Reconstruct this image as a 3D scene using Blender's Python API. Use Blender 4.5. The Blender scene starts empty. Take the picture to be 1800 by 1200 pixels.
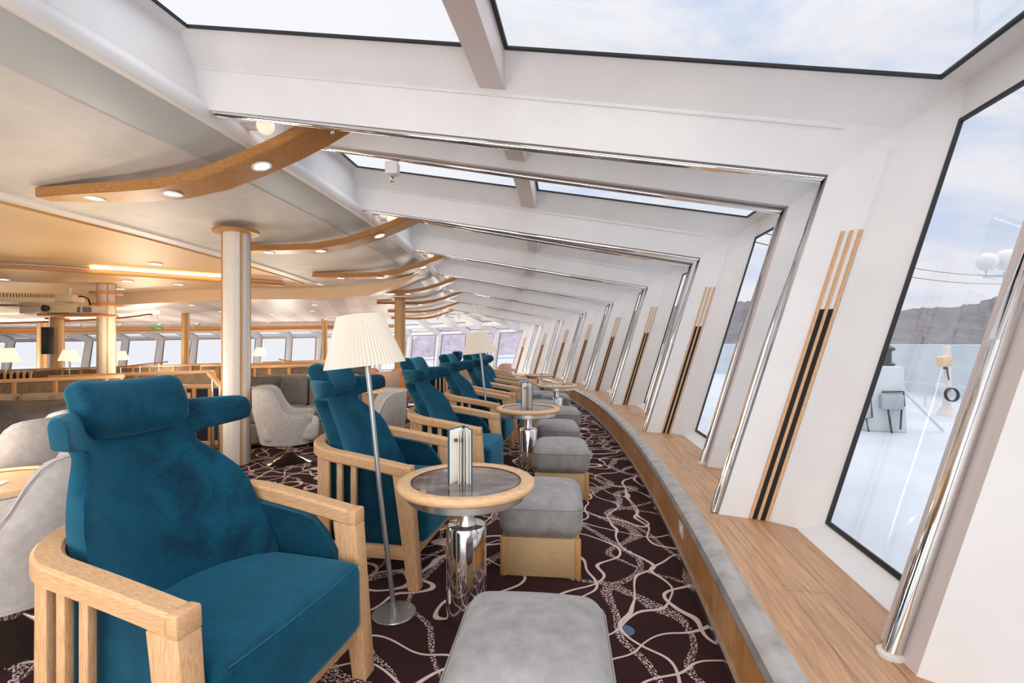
import bpy, bmesh, math, random
from mathutils import Vector, Matrix
random.seed(7)
SC = bpy.context.scene
COL = SC.collection
PI = math.pi

# ------------------------------------------------------------------ camera
F = 850.0; YH = 603.0; EYE = 1.2
cd = bpy.data.cameras.new('camera'); cam = bpy.data.objects.new('camera', cd); COL.objects.link(cam)
cd.sensor_width = 36; cd.lens = F/1800*36; cd.shift_y = (YH-600)/1800
cd.clip_start = .02; cd.clip_end = 9000
cam.location = (0, 0, EYE); cam.rotation_euler = (PI/2, 0, 0)
SC.camera = cam

# ------------------------------------------------------------------ helpers
def zf(x, y):
    """the deck has sheer and camber: its height falls away forward and to the left"""
    return -(.0012*max(0, y-3.5)**2 + .03*max(0, -x-2.0))
R0 = 41.0; CX = 1.76-R0; CY = 8.5
def W(off, s, z, warp=True):
    """point on the curved window wall: off outward, s along the wall"""
    th = (s-CY)/R0; r = R0+off
    return Vector((CX+r*math.cos(th), CY+r*math.sin(th), z-(.0012*max(0, s-3.5)**2 if warp else 0)))

def tag(o, label=None, cat=None, group=None, kind=None):
    if label: o['label'] = label
    if cat: o['category'] = cat
    if group: o['group'] = group
    if kind: o['kind'] = kind
    return o
def empty(name, loc=(0, 0, 0), rz=0):
    o = bpy.data.objects.new(name, None); COL.objects.link(o); o.empty_display_size = .1
    o.location = loc; o.rotation_euler = (0, 0, rz); return o
def link(name, bm, mat, parent=None, smooth=True, angle=40):
    me = bpy.data.meshes.new(name); bmesh.ops.recalc_face_normals(bm, faces=bm.faces[:])
    bm.to_mesh(me); bm.free()
    if smooth:
        me.polygons.foreach_set('use_smooth', [True]*len(me.polygons))
        me.set_sharp_from_angle(angle=math.radians(angle))
    o = bpy.data.objects.new(name, me); COL.objects.link(o)
    if mat: me.materials.append(mat)
    if parent: o.parent = parent
    return o
def copy_tree(o, parent=None):
    c = o.copy(); COL.objects.link(c); c.parent = parent
    for ch in list(o.children): copy_tree(ch, c)
    return c

def BM(): return bmesh.new()
def add_box(bm, c, s, rot=None, bevel=0):
    m = Matrix.Translation(c)
    if rot: m = m @ rot
    r = bmesh.ops.create_cube(bm, size=1, matrix=m @ Matrix.Diagonal((s[0], s[1], s[2], 1)))
    if bevel:
        es = list({e for v in r['verts'] for e in v.link_edges})
        bmesh.ops.bevel(bm, geom=es, offset=bevel, segments=2, affect='EDGES', profile=.5)
    return bm
def rcube(sx, sy, sz, r, n=8, fn=None, rot=None, c=(0, 0, 0), bm=None):
    """cushion: a box with evenly rounded edges, optionally reshaped by fn(p)"""
    bm = bm or BM(); h = Vector((sx/2, sy/2, sz/2)); vs = {}
    rr = min(r, h.x*.99, h.y*.99, h.z*.99)
    def coords(hh):
        inner = hh-rr; k = max(2, n//3)
        a = [-hh+rr*(1-math.cos(i/k*PI/2)) for i in range(k)]
        a = [-hh+rr*i/k for i in range(k)]
        mid = [-inner+2*inner*i/n for i in range(n+1)]
        return a+mid+[-q for q in reversed(a)]
    ax = [coords(h.x), coords(h.y), coords(h.z)]
    M_ = Matrix.Translation(c) @ (rot or Matrix())
    def V(p):
        k = (round(p[0], 6), round(p[1], 6), round(p[2], 6))
        if k not in vs:
            p = Vector(p); i = Vector([max(-(h[j]-rr), min(h[j]-rr, p[j])) for j in range(3)])
            d = p-i
            if d.length > 1e-9:
                # spread evenly over the rounding
                e = Vector([math.tan(d[j]/rr*PI/4) for j in range(3)]); q = i+e.normalized()*rr
            else: q = p
            if fn: q = fn(q)
            vs[k] = bm.verts.new(M_ @ q)
        return vs[k]
    for d in range(3):
        u, v = [(1, 2), (0, 2), (0, 1)][d]
        for sg in (-1, 1):
            A, B = ax[u], ax[v]
            for i in range(len(A)-1):
                for j in range(len(B)-1):
                    q = []
                    for (a, b) in ((i, j), (i+1, j), (i+1, j+1), (i, j+1)):
                        p = [0, 0, 0]; p[d] = sg*h[d]; p[u] = A[a]; p[v] = B[b]; q.append(V(p))
                    if len(set(q)) == 4:
                        try: bm.faces.new(q)
                        except ValueError: pass
    return bm
def lathe(bm, prof, seg=32, c=(0, 0, 0), m=None, caps=True):
    rows = []
    M_ = m or Matrix.Translation(c)
    for (r, z) in prof:
        if r < 1e-6: rows.append([bm.verts.new(M_ @ Vector((0, 0, z)))])
        else: rows.append([bm.verts.new(M_ @ Vector((r*math.cos(2*PI*i/seg), r*math.sin(2*PI*i/seg), z))) for i in range(seg)])
    for a, b in zip(rows, rows[1:]):
        for i in range(seg):
            j = (i+1) % seg
            if len(a) == 1 and len(b) == 1: continue
            if len(a) == 1: bm.faces.new((a[0], b[i], b[j]))
            elif len(b) == 1: bm.faces.new((a[i], b[0], a[j]))
            else: bm.faces.new((a[i], b[i], b[j], a[j]))
    if caps:
        for r_ in (rows[0], rows[-1]):
            if len(r_) > 1:
                try: bm.faces.new(r_)
                except ValueError: pass
    return bm
def tube(bm, pts, r, seg=8, closed=False, flat=None):
    """round tube along pts; r may be a list"""
    pts = [Vector(p) for p in pts]; n = len(pts); rings = []
    up = Vector((0, 0, 1))
    for i, p in enumerate(pts):
        if closed: t = pts[(i+1) % n]-pts[i-1]
        else: t = pts[min(i+1, n-1)]-pts[max(i-1, 0)]
        t.normalize(); a = t.cross(up)
        if a.length < 1e-3: a = t.cross(Vector((0, 1, 0)))
        a.normalize(); b = a.cross(t).normalized()
        rr = r[i] if isinstance(r, (list, tuple)) else r
        rings.append([bm.verts.new(p+(a*math.cos(2*PI*k/seg)+b*math.sin(2*PI*k/seg))*rr) for k in range(seg)])
    L = list(zip(rings, rings[1:]))+([(rings[-1], rings[0])] if closed else [])
    for A, B in L:
        for k in range(seg): bm.faces.new((A[k], A[(k+1) % seg], B[(k+1) % seg], B[k]))
    if not closed: bm.faces.new(rings[0]); bm.faces.new(rings[-1])
    return bm
def bar(bm, pts, sec, closed=False, normals=None):
    """sweep a closed section [(a,b)] along pts; a sideways in plan, b up"""
    pts = [Vector(p) for p in pts]; n = len(pts); rings = []
    for i, p in enumerate(pts):
        if closed: t = pts[(i+1) % n]-pts[i-1]
        else: t = pts[min(i+1, n-1)]-pts[max(i-1, 0)]
        t.z = 0; t.normalize(); a = Vector((t.y, -t.x, 0))
        if normals: a = normals[i]
        s_ = sec(i/(n-1)) if callable(sec) else sec
        rings.append([bm.verts.new(p+a*u+Vector((0, 0, v))) for (u, v) in s_])
    k_ = len(rings[0])
    L = list(zip(rings, rings[1:]))+([(rings[-1], rings[0])] if closed else [])
    for A, B in L:
        for k in range(k_): bm.faces.new((A[k], A[(k+1) % k_], B[(k+1) % k_], B[k]))
    if not closed: bm.faces.new(rings[0]); bm.faces.new(list(reversed(rings[-1])))
    return bm
def rect(w, h, c=.006, z0=0):
    a, b = w/2, h/2
    return [(x, y+z0) for x, y in ((-a+c, -b), (a-c, -b), (a, -b+c), (a, b-c), (a-c, b), (-a+c, b), (-a, b-c), (-a, -b+c))]
def prism(bm, poly, axis, lo, hi, bevel=0):
    """extrude a polygon; axis 0/1/2 is the extrusion axis, poly in the other two"""
    def mk(u, v, w):
        p = [u, v]; p.insert(axis, w); return bm.verts.new(p)
    A = [mk(u, v, lo) for u, v in poly]; B = [mk(u, v, hi) for u, v in poly]; n = len(A)
    fs = [bm.faces.new(A), bm.faces.new(B)]
    for i in range(n): fs.append(bm.faces.new((A[i], A[(i+1) % n], B[(i+1) % n], B[i])))
    if bevel:
        es = list({e for f in fs for e in f.edges})
        bmesh.ops.bevel(bm, geom=es, offset=bevel, segments=2, affect='EDGES', profile=.5)
    return bm
def grid(bm, P, uv=None, thick=None):
    """P[i][j] points -> quads; uv[i][j] optional"""
    V = [[bm.verts.new(p) for p in row] for row in P]
    L = bm.loops.layers.uv.verify() if uv else None
    for i in range(len(V)-1):
        for j in range(len(V[0])-1):
            ids = ((i, j), (i+1, j), (i+1, j+1), (i, j+1))
            f = bm.faces.new([V[a][b] for a, b in ids])
            if uv:
                for lp, (a, b) in zip(f.loops, ids): lp[L].uv = uv[a][b]
    return bm
def wsweep(bm, prof, s0, s1, n, warp=True):
    """sweep profile [(off,z)] along the curved wall, with UV = (s, length)"""
    acc = [0]
    for a, b in zip(prof, prof[1:]): acc.append(acc[-1]+math.hypot(a[0]-b[0], a[1]-b[1]))
    ss = [s0+(s1-s0)*i/n for i in range(n+1)]
    return grid(bm, [[W(o, s, z, warp) for (o, z) in prof] for s in ss], [[(s, l) for l in acc] for s in ss])

# ------------------------------------------------------------------ materials
def nt(name):
    m = bpy.data.materials.new(name); m.use_nodes = True
    t = m.node_tree; b = t.nodes['Principled BSDF']; return m, t, b
def N(t, kind, **kw):
    n = t.nodes.new(kind)
    for k, v in kw.items():
        if k.startswith('i_'): n.inputs[k[2:].replace('_', ' ')].default_value = v
        else: setattr(n, k, v)
    return n
def c4(c): return (c[0], c[1], c[2], 1)
def sr(r, g, b):
    f = lambda v: (v/255/12.92 if v <= 10 else ((v/255+.055)/1.055)**2.4)
    return (f(r), f(g), f(b))
def mat(name, col, rough=.5, metal=0, col2=None, scale=20, stretch=(1, 1, 1), detail=4, bump=0, bscale=None, sheen=0, lo=.35, hi=.65, coat=0, aniso=0, uv=False, spec=.5):
    m, t, b = nt(name); L = t.links
    b.inputs['Base Color'].default_value = c4(col); b.inputs['Roughness'].default_value = rough
    b.inputs['Metallic'].default_value = metal; b.inputs['Coat Weight'].default_value = coat
    b.inputs['Specular IOR Level'].default_value = spec
    if sheen:
        b.inputs['Sheen Weight'].default_value = sheen; b.inputs['Sheen Roughness'].default_value = .35
    tc = N(t, 'ShaderNodeTexCoord'); src = tc.outputs['UV' if uv else 'Object']
    if col2:
        mp = N(t, 'ShaderNodeMapping'); mp.inputs['Scale'].default_value = stretch; L.new(src, mp.inputs[0])
        no = N(t, 'ShaderNodeTexNoise', i_Scale=scale, i_Detail=detail, i_Roughness=.6); L.new(mp.outputs[0], no.inputs['Vector'])
        ra = N(t, 'ShaderNodeValToRGB'); e = ra.color_ramp.elements
        e[0].position = lo; e[0].color = c4(col); e[1].position = hi; e[1].color = c4(col2)
        L.new(no.outputs['Fac'], ra.inputs[0]); L.new(ra.outputs[0], b.inputs['Base Color'])
    if bump:
        mp2 = N(t, 'ShaderNodeMapping'); mp2.inputs['Scale'].default_value = stretch; L.new(src, mp2.inputs[0])
        n2 = N(t, 'ShaderNodeTexNoise', i_Scale=bscale or scale, i_Detail=3); L.new(mp2.outputs[0], n2.inputs['Vector'])
        bp = N(t, 'ShaderNodeBump', i_Strength=bump, i_Distance=.004); L.new(n2.outputs['Fac'], bp.inputs['Height']); L.new(bp.outputs[0], b.inputs['Normal'])
    return m
def emit(name, col, st):
    m, t, b = nt(name); b.inputs['Base Color'].default_value = c4(col)
    b.inputs['Emission Color'].default_value = c4(col); b.inputs['Emission Strength'].default_value = st; return m
def velvet(name, a, b_, sc=7):
    m, t, b = nt(name); L = t.links
    tc = N(t, 'ShaderNodeTexCoord')
    n1 = N(t, 'ShaderNodeTexNoise', i_Scale=sc, i_Detail=5, i_Roughness=.65, i_Distortion=.6); L.new(tc.outputs['Object'], n1.inputs['Vector'])
    n2 = N(t, 'ShaderNodeTexNoise', i_Scale=160, i_Detail=2); L.new(tc.outputs['Object'], n2.inputs['Vector'])
    mx = N(t, 'ShaderNodeMath', operation='MULTIPLY_ADD'); mx.inputs[1].default_value = .35; L.new(n2.outputs['Fac'], mx.inputs[0]); L.new(n1.outputs['Fac'], mx.inputs[2])
    ra = N(t, 'ShaderNodeValToRGB'); e = ra.color_ramp.elements
    e[0].position = .48; e[0].color = c4(a); e[1].position = .85; e[1].color = c4(b_)
    L.new(mx.outputs[0], ra.inputs[0])
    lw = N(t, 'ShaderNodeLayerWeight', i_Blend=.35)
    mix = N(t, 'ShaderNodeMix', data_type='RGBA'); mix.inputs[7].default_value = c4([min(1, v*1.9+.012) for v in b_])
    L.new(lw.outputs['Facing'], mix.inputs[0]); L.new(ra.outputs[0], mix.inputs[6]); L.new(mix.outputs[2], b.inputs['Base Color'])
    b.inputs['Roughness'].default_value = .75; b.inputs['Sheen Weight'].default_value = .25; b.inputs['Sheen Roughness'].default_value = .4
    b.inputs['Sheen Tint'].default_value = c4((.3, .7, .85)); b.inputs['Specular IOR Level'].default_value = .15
    bp = N(t, 'ShaderNodeBump', i_Strength=.25, i_Distance=.003); L.new(n1.outputs['Fac'], bp.inputs['Height']); L.new(bp.outputs[0], b.inputs['Normal'])
    return m
def planks(name, ca, cb, bw, bh, gap=.003, rough=.4, off=.5, seam=None, grain=(2, 40)):
    """boards laid in UV space (u along the run)"""
    m, t, b = nt(name); L = t.links
    tc = N(t, 'ShaderNodeTexCoord')
    br = N(t, 'ShaderNodeTexBrick', offset=off); br.inputs['Scale'].default_value = 1
    br.inputs['Brick Width'].default_value = bw; br.inputs['Row Height'].default_value = bh; br.inputs['Mortar Size'].default_value = gap
    br.inputs['Color1'].default_value = c4(ca); br.inputs['Color2'].default_value = c4(cb); br.inputs['Bias'].default_value = 0
    br.inputs['Mortar'].default_value = c4(seam or [v*.35 for v in ca])
    L.new(tc.outputs['UV'], br.inputs['Vector'])
    mp = N(t, 'ShaderNodeMapping'); mp.inputs['Scale'].default_value = (grain[0], grain[1], 1); L.new(tc.outputs['UV'], mp.inputs[0])
    no = N(t, 'ShaderNodeTexNoise', i_Scale=1.6, i_Detail=6, i_Roughness=.7, i_Distortion=.8); L.new(mp.outputs[0], no.inputs['Vector'])
    ra = N(t, 'ShaderNodeValToRGB'); e = ra.color_ramp.elements
    e[0].position = .3; e[0].color = (.55, .5, .45, 1); e[1].position = .62; e[1].color = (1.08, 1.06, 1.03, 1); L.new(no.outputs['Fac'], ra.inputs[0])
    mx = N(t, 'ShaderNodeMix', data_type='RGBA', blend_type='MULTIPLY'); mx.inputs[0].default_value = .9
    L.new(br.outputs['Color'], mx.inputs[6]); L.new(ra.outputs[0], mx.inputs[7]); L.new(mx.outputs[2], b.inputs['Base Color'])
    b.inputs['Roughness'].default_value = rough
    return m
def glass_mat(name, tint=(.97, .985, 1), refl=1.0):
    m, t, b = nt(name); L = t.links; t.nodes.remove(b)
    tr = N(t, 'ShaderNodeBsdfTransparent'); tr.inputs[0].default_value = c4(tint)
    gl = N(t, 'ShaderNodeBsdfGlossy'); gl.inputs['Roughness'].default_value = .02
    fr = N(t, 'ShaderNodeFresnel'); fr.inputs[0].default_value = 1.18
    fm = N(t, 'ShaderNodeMath', operation='MULTIPLY'); fm.inputs[1].default_value = .1; L.new(fr.outputs[0], fm.inputs[0])
    mx = N(t, 'ShaderNodeMixShader'); L.new(fm.outputs[0], mx.inputs[0]); L.new(tr.outputs[0], mx.inputs[1]); L.new(gl.outputs[0], mx.inputs[2])
    L.new(mx.outputs[0], t.nodes['Material Output'].inputs[0]); return m
def carpet():
    m, t, b = nt('patterned_carpet'); L = t.links
    tc = N(t, 'ShaderNodeTexCoord'); P = tc.outputs['Object']
    sx = N(t, 'ShaderNodeSeparateXYZ'); L.new(P, sx.inputs[0])
    def math_(op, a, b_=None, c=None):
        n = N(t, 'ShaderNodeMath', operation=op)
        for i, v in enumerate((a, b_, c)):
            if v is None: continue
            if isinstance(v, (int, float)): n.inputs[i].default_value = v
            else: L.new(v, n.inputs[i])
        return n.outputs[0]
    def noise(sc, det=0, seed=0):
        mp = N(t, 'ShaderNodeMapping'); mp.inputs['Location'].default_value = (seed*3.1, seed*1.7, seed); L.new(P, mp.inputs[0])
        n = N(t, 'ShaderNodeTexNoise', i_Scale=sc, i_Detail=det); L.new(mp.outputs[0], n.inputs['Vector']); return n.outputs['Fac']
    def lines(kx, ky, amp, sc, seed, w):
        v = math_('ADD', math_('MULTIPLY', sx.outputs[0], kx), math_('MULTIPLY', sx.outputs[1], ky))
        v = math_('ADD', v, math_('MULTIPLY', noise(sc, 0, seed), amp))
        v = math_('ADD', v, math_('MULTIPLY', noise(sc*3.1, 0, seed+5), amp*.22))
        f = math_('ABSOLUTE', math_('SUBTRACT', math_('FRACT', math_('ADD', v, 50)), .5))
        return math_('LESS_THAN', f, w)
    a = lines(2.0, .5, 5.0, 1.25, 1, .034)
    c = lines(-.7, 1.8, 5.0, 1.35, 2, .03)
    s1 = lines(2.2, -.2, 3.0, 1.0, 3, .06)
    speck = math_('GREATER_THAN', noise(120, 1, 4), .535)
    s1 = math_('MULTIPLY', s1, speck)
    s2 = math_('MULTIPLY', lines(1.7, .7, 3.4, 1.1, 9, .05), speck)
    lm = math_('MAXIMUM', math_('MAXIMUM', a, c), math_('MAXIMUM', s1, s2))
    vo = N(t, 'ShaderNodeTexVoronoi', voronoi_dimensions='2D', i_Scale=1.15); L.new(P, vo.inputs['Vector'])
    dot = math_('LESS_THAN', vo.outputs['Distance'], .045)
    n1 = N(t, 'ShaderNodeTexNoise', i_Scale=240, i_Detail=2); L.new(P, n1.inputs['Vector'])
    n2 = N(t, 'ShaderNodeTexNoise', i_Scale=1.2, i_Detail=2); L.new(P, n2.inputs['Vector'])
    ra = N(t, 'ShaderNodeValToRGB'); e = ra.color_ramp.elements
    e[0].position = .3; e[0].color = c4(sr(40, 25, 27)); e[1].position = .7; e[1].color = c4(sr(68, 43, 42))
    L.new(math_('ADD', math_('MULTIPLY', n1.outputs['Fac'], .5), math_('MULTIPLY', n2.outputs['Fac'], .5)), ra.inputs[0])
    m1 = N(t, 'ShaderNodeMix', data_type='RGBA'); L.new(dot, m1.inputs[0]); L.new(ra.outputs[0], m1.inputs[6]); m1.inputs[7].default_value = c4(sr(95, 108, 130))
    m2 = N(t, 'ShaderNodeMix', data_type='RGBA'); L.new(lm, m2.inputs[0]); L.new(m1.outputs[2], m2.inputs[6]); m2.inputs[7].default_value = c4(sr(214, 190, 182))
    L.new(m2.outputs[2], b.inputs['Base Color']); b.inputs['Roughness'].default_value = .95; b.inputs['Specular IOR Level'].default_value = .1
    bp = N(t, 'ShaderNodeBump', i_Strength=.5, i_Distance=.004); L.new(n1.outputs['Fac'], bp.inputs['Height']); L.new(bp.outputs[0], b.inputs['Normal'])
    return m

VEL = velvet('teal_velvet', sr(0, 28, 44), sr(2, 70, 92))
OAKX = mat('oak_along_x', sr(222, 180, 136), .45, col2=sr(196, 148, 104), scale=14, stretch=(1.6, 24, 24), bump=.06)
OAKZ = mat('oak_along_z', sr(220, 178, 134), .45, col2=sr(192, 145, 102), scale=14, stretch=(24, 24, 1.6), bump=.06)
OAKY = mat('oak_along_y', sr(214, 172, 126), .45, col2=sr(186, 140, 96), scale=14, stretch=(24, 1.6, 24), bump=.06)
OAKRING = mat('oak_ring', sr(232, 194, 150), .4, col2=sr(212, 168, 122), scale=16, stretch=(2, 2, 14))
HONEY = mat('honey_oak', sr(196, 142, 84), .4, col2=sr(170, 116, 62), scale=8, stretch=(3, 26, 26))
HONEYV = mat('honey_oak_upright', sr(206, 158, 100), .4, col2=sr(178, 130, 76), scale=8, stretch=(26, 26, 2))
GREYF = mat('grey_ottoman_fabric', sr(158, 155, 154), .9, col2=sr(136, 133, 131), scale=14, detail=8, bump=.3, bscale=260, sheen=.25)
LIGHTF = mat('pale_grey_wool', sr(196, 190, 184), .9, col2=sr(180, 173, 167), scale=30, detail=6, bump=.25, bscale=300)
PEACHF = mat('peach_wool', sr(224, 190, 164), .9, col2=sr(210, 172, 146), scale=30, detail=6)
ORANGEF = mat('tan_leather', sr(214, 150, 98), .6, col2=sr(196, 130, 80), scale=12)
SOFAG = mat('grey_sofa_fabric', sr(132, 128, 124), .9, col2=sr(112, 108, 104), scale=12, detail=8, bump=.2, bscale=240)
BROWN = mat('brown_sofa_fabric', sr(140, 118, 96), .9, col2=sr(118, 98, 78), scale=12, detail=6)
TAUPE = mat('taupe_satin', sr(84, 72, 64), .45, col2=sr(62, 53, 47), scale=6, bump=.2, bscale=8)
NAVY = mat('navy_panel', sr(22, 34, 52), .7)
WHITE = mat('white_paint', sr(232, 230, 229), .45, col2=sr(226, 224, 224), scale=3)
WHITEP = mat('warm_white_paint', sr(226, 219, 214), .4)
PINKW = mat('mullion_paint', sr(214, 202, 198), .35)
SOFFIT = mat('soffit_metal', sr(222, 218, 212), .5, col2=sr(206, 202, 195), scale=2)
GREYM = mat('grey_soffit_band', sr(190, 194, 192), .35)
WARMC = mat('warm_ceiling_metal', sr(226, 190, 140), .22, col2=sr(218, 180, 130), scale=2)
SLATC = None
CHROME = mat('chrome', (.86, .85, .84), .07, 1)
STEEL = mat('brushed_steel', (.72, .71, .70), .28, 1)
LAMPST = mat('grey_lamp_steel', (.42, .43, .45), .35, .8)
BLACKG = mat('black_gasket', (.006, .007, .009), .5)
BLACK = mat('dark_strip', sr(26, 22, 20), .5, spec=.2)
MARBLE = mat('dark_stone_top', sr(140, 128, 122), .07, col2=sr(78, 68, 64), scale=7, detail=10, stretch=(1, 2.4, 1), coat=.4)
PAPER = mat('paper', sr(250, 248, 242), .6)
MENUBLUE = mat('menu_cover', sr(70, 96, 110), .5)
SNOW = mat('white_deck', sr(204, 208, 214), .7, col2=sr(190, 196, 204), scale=.7)
MACH = mat('pale_machinery_paint', sr(206, 214, 218), .5)
DARKG = mat('dark_grey_metal', sr(58, 60, 64), .4, .3)
BEIGE = mat('beige_lamp_housing', sr(222, 196, 158), .5)
GLASS = glass_mat('window_glass')
PLEAT = mat('pleated_shade', sr(250, 240, 226), .8)
FLOORM = carpet()
NOSE = mat('worn_zinc_nosing', sr(196, 193, 190), .42, .7, col2=sr(160, 150, 142), scale=5, stretch=(2, 2, 2), detail=8, lo=.45, hi=.75)
LEDGE = planks('ledge_boards', sr(200, 158, 122), sr(184, 140, 104), 1.7, .135, .0015, .38, .37)
FACE = planks('face_parquet', sr(232, 176, 112), sr(200, 142, 82), .34, .4, .002, .33, .3, grain=(30, 3))
def glow_shade(name, st):
    m, t, b = nt(name); b.inputs['Base Color'].default_value = c4(sr(226, 216, 202)); b.inputs['Roughness'].default_value = .8
    b.inputs['Emission Color'].default_value = c4(sr(255, 236, 210)); b.inputs['Emission Strength'].default_value = st; return m
SHADE = glow_shade('faint_glow_shade', .04)  # faint glow added to the shade of an unlit lamp
SHADEW = glow_shade('bright_shade', .7)
DOWN = emit('downlight_glow', sr(255, 226, 180), 6)
DOWN0 = emit('downlight_faint', sr(240, 235, 230), .5)
COVE = emit('cove_glow', sr(255, 226, 165), 4)
GREEN = emit('exit_sign_green', sr(60, 150, 90), .3)
SKY_ST = 1.0; A_AFT = 155; A_SUN = 2.2; WARM = .35; UP = 1.0; VT = 'Standard'; LOOK = 'None'; EXPO = 0
# ------------------------------------------------------------------ setting: floor, window wall, roof
def lerp(a, b, t): return a+(b-a)*t
def hexa(bm, a, b):
    """solid between two quads a and b (4 points each)"""
    A = [bm.verts.new(p) for p in a]; B = [bm.verts.new(p) for p in b]
    bm.faces.new(A); bm.faces.new(B)
    for i in range(4): bm.faces.new((A[i], A[(i+1) % 4], B[(i+1) % 4], B[i]))
    return bm
def xr(y, off): return CX+math.sqrt((R0+off)**2-(y-CY)**2)

bm = BM()
ys = [-3+25.5*i/60 for i in range(61)]
grid(bm, [[Vector((lerp(-28, xr(y, -.37), j/50), y, zf(lerp(-28, xr(y, -.37), j/50), y))) for j in range(51)] for y in ys])
tag(link('floor', bm, FLOORM), kind='structure')

# raised ledge under the windows
SN0, SN1 = -1.5, 20.2
ledge = tag(empty('window_ledge'), kind='structure')
bm = BM(); wsweep(bm, [(-.40, .0), (-.40, .275)], SN0, SN1, 70); link('ledge_face', bm, FACE, ledge)
bm = BM(); wsweep(bm, [(-.33, .30), (.09, .30)], SN0, SN1, 70); link('ledge_top', bm, LEDGE, ledge)
bm = BM(); wsweep(bm, [(-.398, .235), (-.415, .245), (-.425, .27), (-.415, .295), (-.39, .308), (-.345, .309), (-.325, .30)], SN0, SN1, 90); link('ledge_nosing', bm, NOSE, ledge)
bm = BM(); wsweep(bm, [(-.399, .03), (-.41, .03), (-.412, 0)], SN0, SN1, 90); link('ledge_kick_strip', bm, STEEL, ledge)

RIBS = [.05, 2.52, 4.92, 7.28, 9.7, 12.2, 14.7, 17.3, 19.95]
MULL = [1.35, 3.6, 6.0, 8.4, 10.9, 13.4, 16.0, 18.65]
LEAN = .3
def glass_off(z): return .17+LEAN*(z-.3)
def roof_z(off): return 2.40+.159*(.67-off)
def frame(s, rib, n):
    root = tag(empty('trim_%d' % n), kind='structure')
    if rib:
        inn = [(-.235, .30), (.30, 2.06), (-3.32, 2.655)]; gl = [(.17, .30), (.79, 2.38), (-3.32, 3.035)]
        cr = [tuple(lerp(a[k], b[k], .58) for k in (0, 1)) for a, b in zip(inn, gl)]
        ih, ch, gh = .028, .10, .25
    else:
        inn = [(-.03, .30), (.53, 2.18), (-3.32, 2.86)]; gl = [(.17, .30), (.79, 2.38), (-3.32, 3.035)]
        cr = [tuple(lerp(a[k], b[k], .12) for k in (0, 1)) for a, b in zip(inn, gl)]
        ih, ch, gh = .085, .10, .19
    rows = [(gl, -gh), (cr, -ch), (inn, -ih), (inn, ih), (cr, ch), (gl, gh)]
    bm = BM()
    V = [[bm.verts.new(W(o, s+d, z)) for (o, z) in poly] for poly, d in rows]
    for a in range(6):
        b = (a+1) % 6
        for k in range(2): bm.faces.new((V[a][k], V[b][k], V[b][k+1], V[a][k+1]))
    bm.faces.new([V[a][0] for a in range(6)]); bm.faces.new([V[a][2] for a in range(6)])
    fb = link('frame_body', bm, WHITE, root, angle=15)
    if not rib:
        fb.data.materials.append(PINKW)
        for k in (4, 5): fb.data.polygons[k].material_index = 1
    # chrome tube following the inner edge
    q = [(inn[0][0]-.016, .305), (inn[0][0]-.016+LEAN*.9, 1.205), (inn[1][0]-.016, inn[1][1]-.014), (-1.4, lerp(inn[1][1], inn[2][1], (inn[1][0]+1.4)/(inn[1][0]+3.32))-.016), (-3.25, inn[2][1]-.016)]
    bm = BM(); tube(bm, [W(o, s, z) for o, z in q], .021 if rib else .024, 12); link('chrome_tube', bm, CHROME, root)
    if not rib:
        bm = BM(); lathe(bm, [(0, 0), (.035, 0), (.035, .012), (.026, .016), (0, .016)], 16, c=W(inn[0][0]-.016, s, .30)); link('tube_foot', bm, WHITEP, root)
    else:
        def fp(f, z, lift): return W(lerp(-.235, 0, f)+LEAN*(z-.3), lerp(s-.028, s-.10, f)-lift, z)
        w = .028
        def strip(f0, f1, z0, z1, lift):
            b_ = BM()
            hexa(b_, [fp(f0, z0, -.004), fp(f1, z0, -.004), fp(f1, z0, lift), fp(f0, z0, lift)], [fp(f0, z1, -.004), fp(f1, z1, -.004), fp(f1, z1, lift), fp(f0, z1, lift)]); return b_
        for f in (.60, .75, .90): link('wood_strip', strip(f-w, f+w, .302, 1.76, .010), OAKZ, root)
        for f in (.60, .75): link('dark_strip', strip(f+w, f+.15-w, .302, 1.37, .006), BLACK, root)
        # fine moulding line beside the strips and along the beam
        b_ = BM()
        P0 = [W(o-.012, s-ch-.004, z) for o, z in cr]
        tube(b_, [W(cr[0][0]-.006, s-ch+.0, .31), W(cr[1][0]-.006-.03, s-ch, cr[1][1]-.1)], .005, 6)
        tube(b_, [W(cr[1][0]-.25, s-ch, cr[1][1]+.02), W(cr[2][0], s-ch, cr[2][1])], .006, 6)
        link('moulding_bead', b_, WHITE, root)
    return root
order = sorted([(s, True) for s in RIBS]+[(s, False) for s in MULL])
for n, (s, rib) in enumerate(order): frame(s, rib, n+1)

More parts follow.
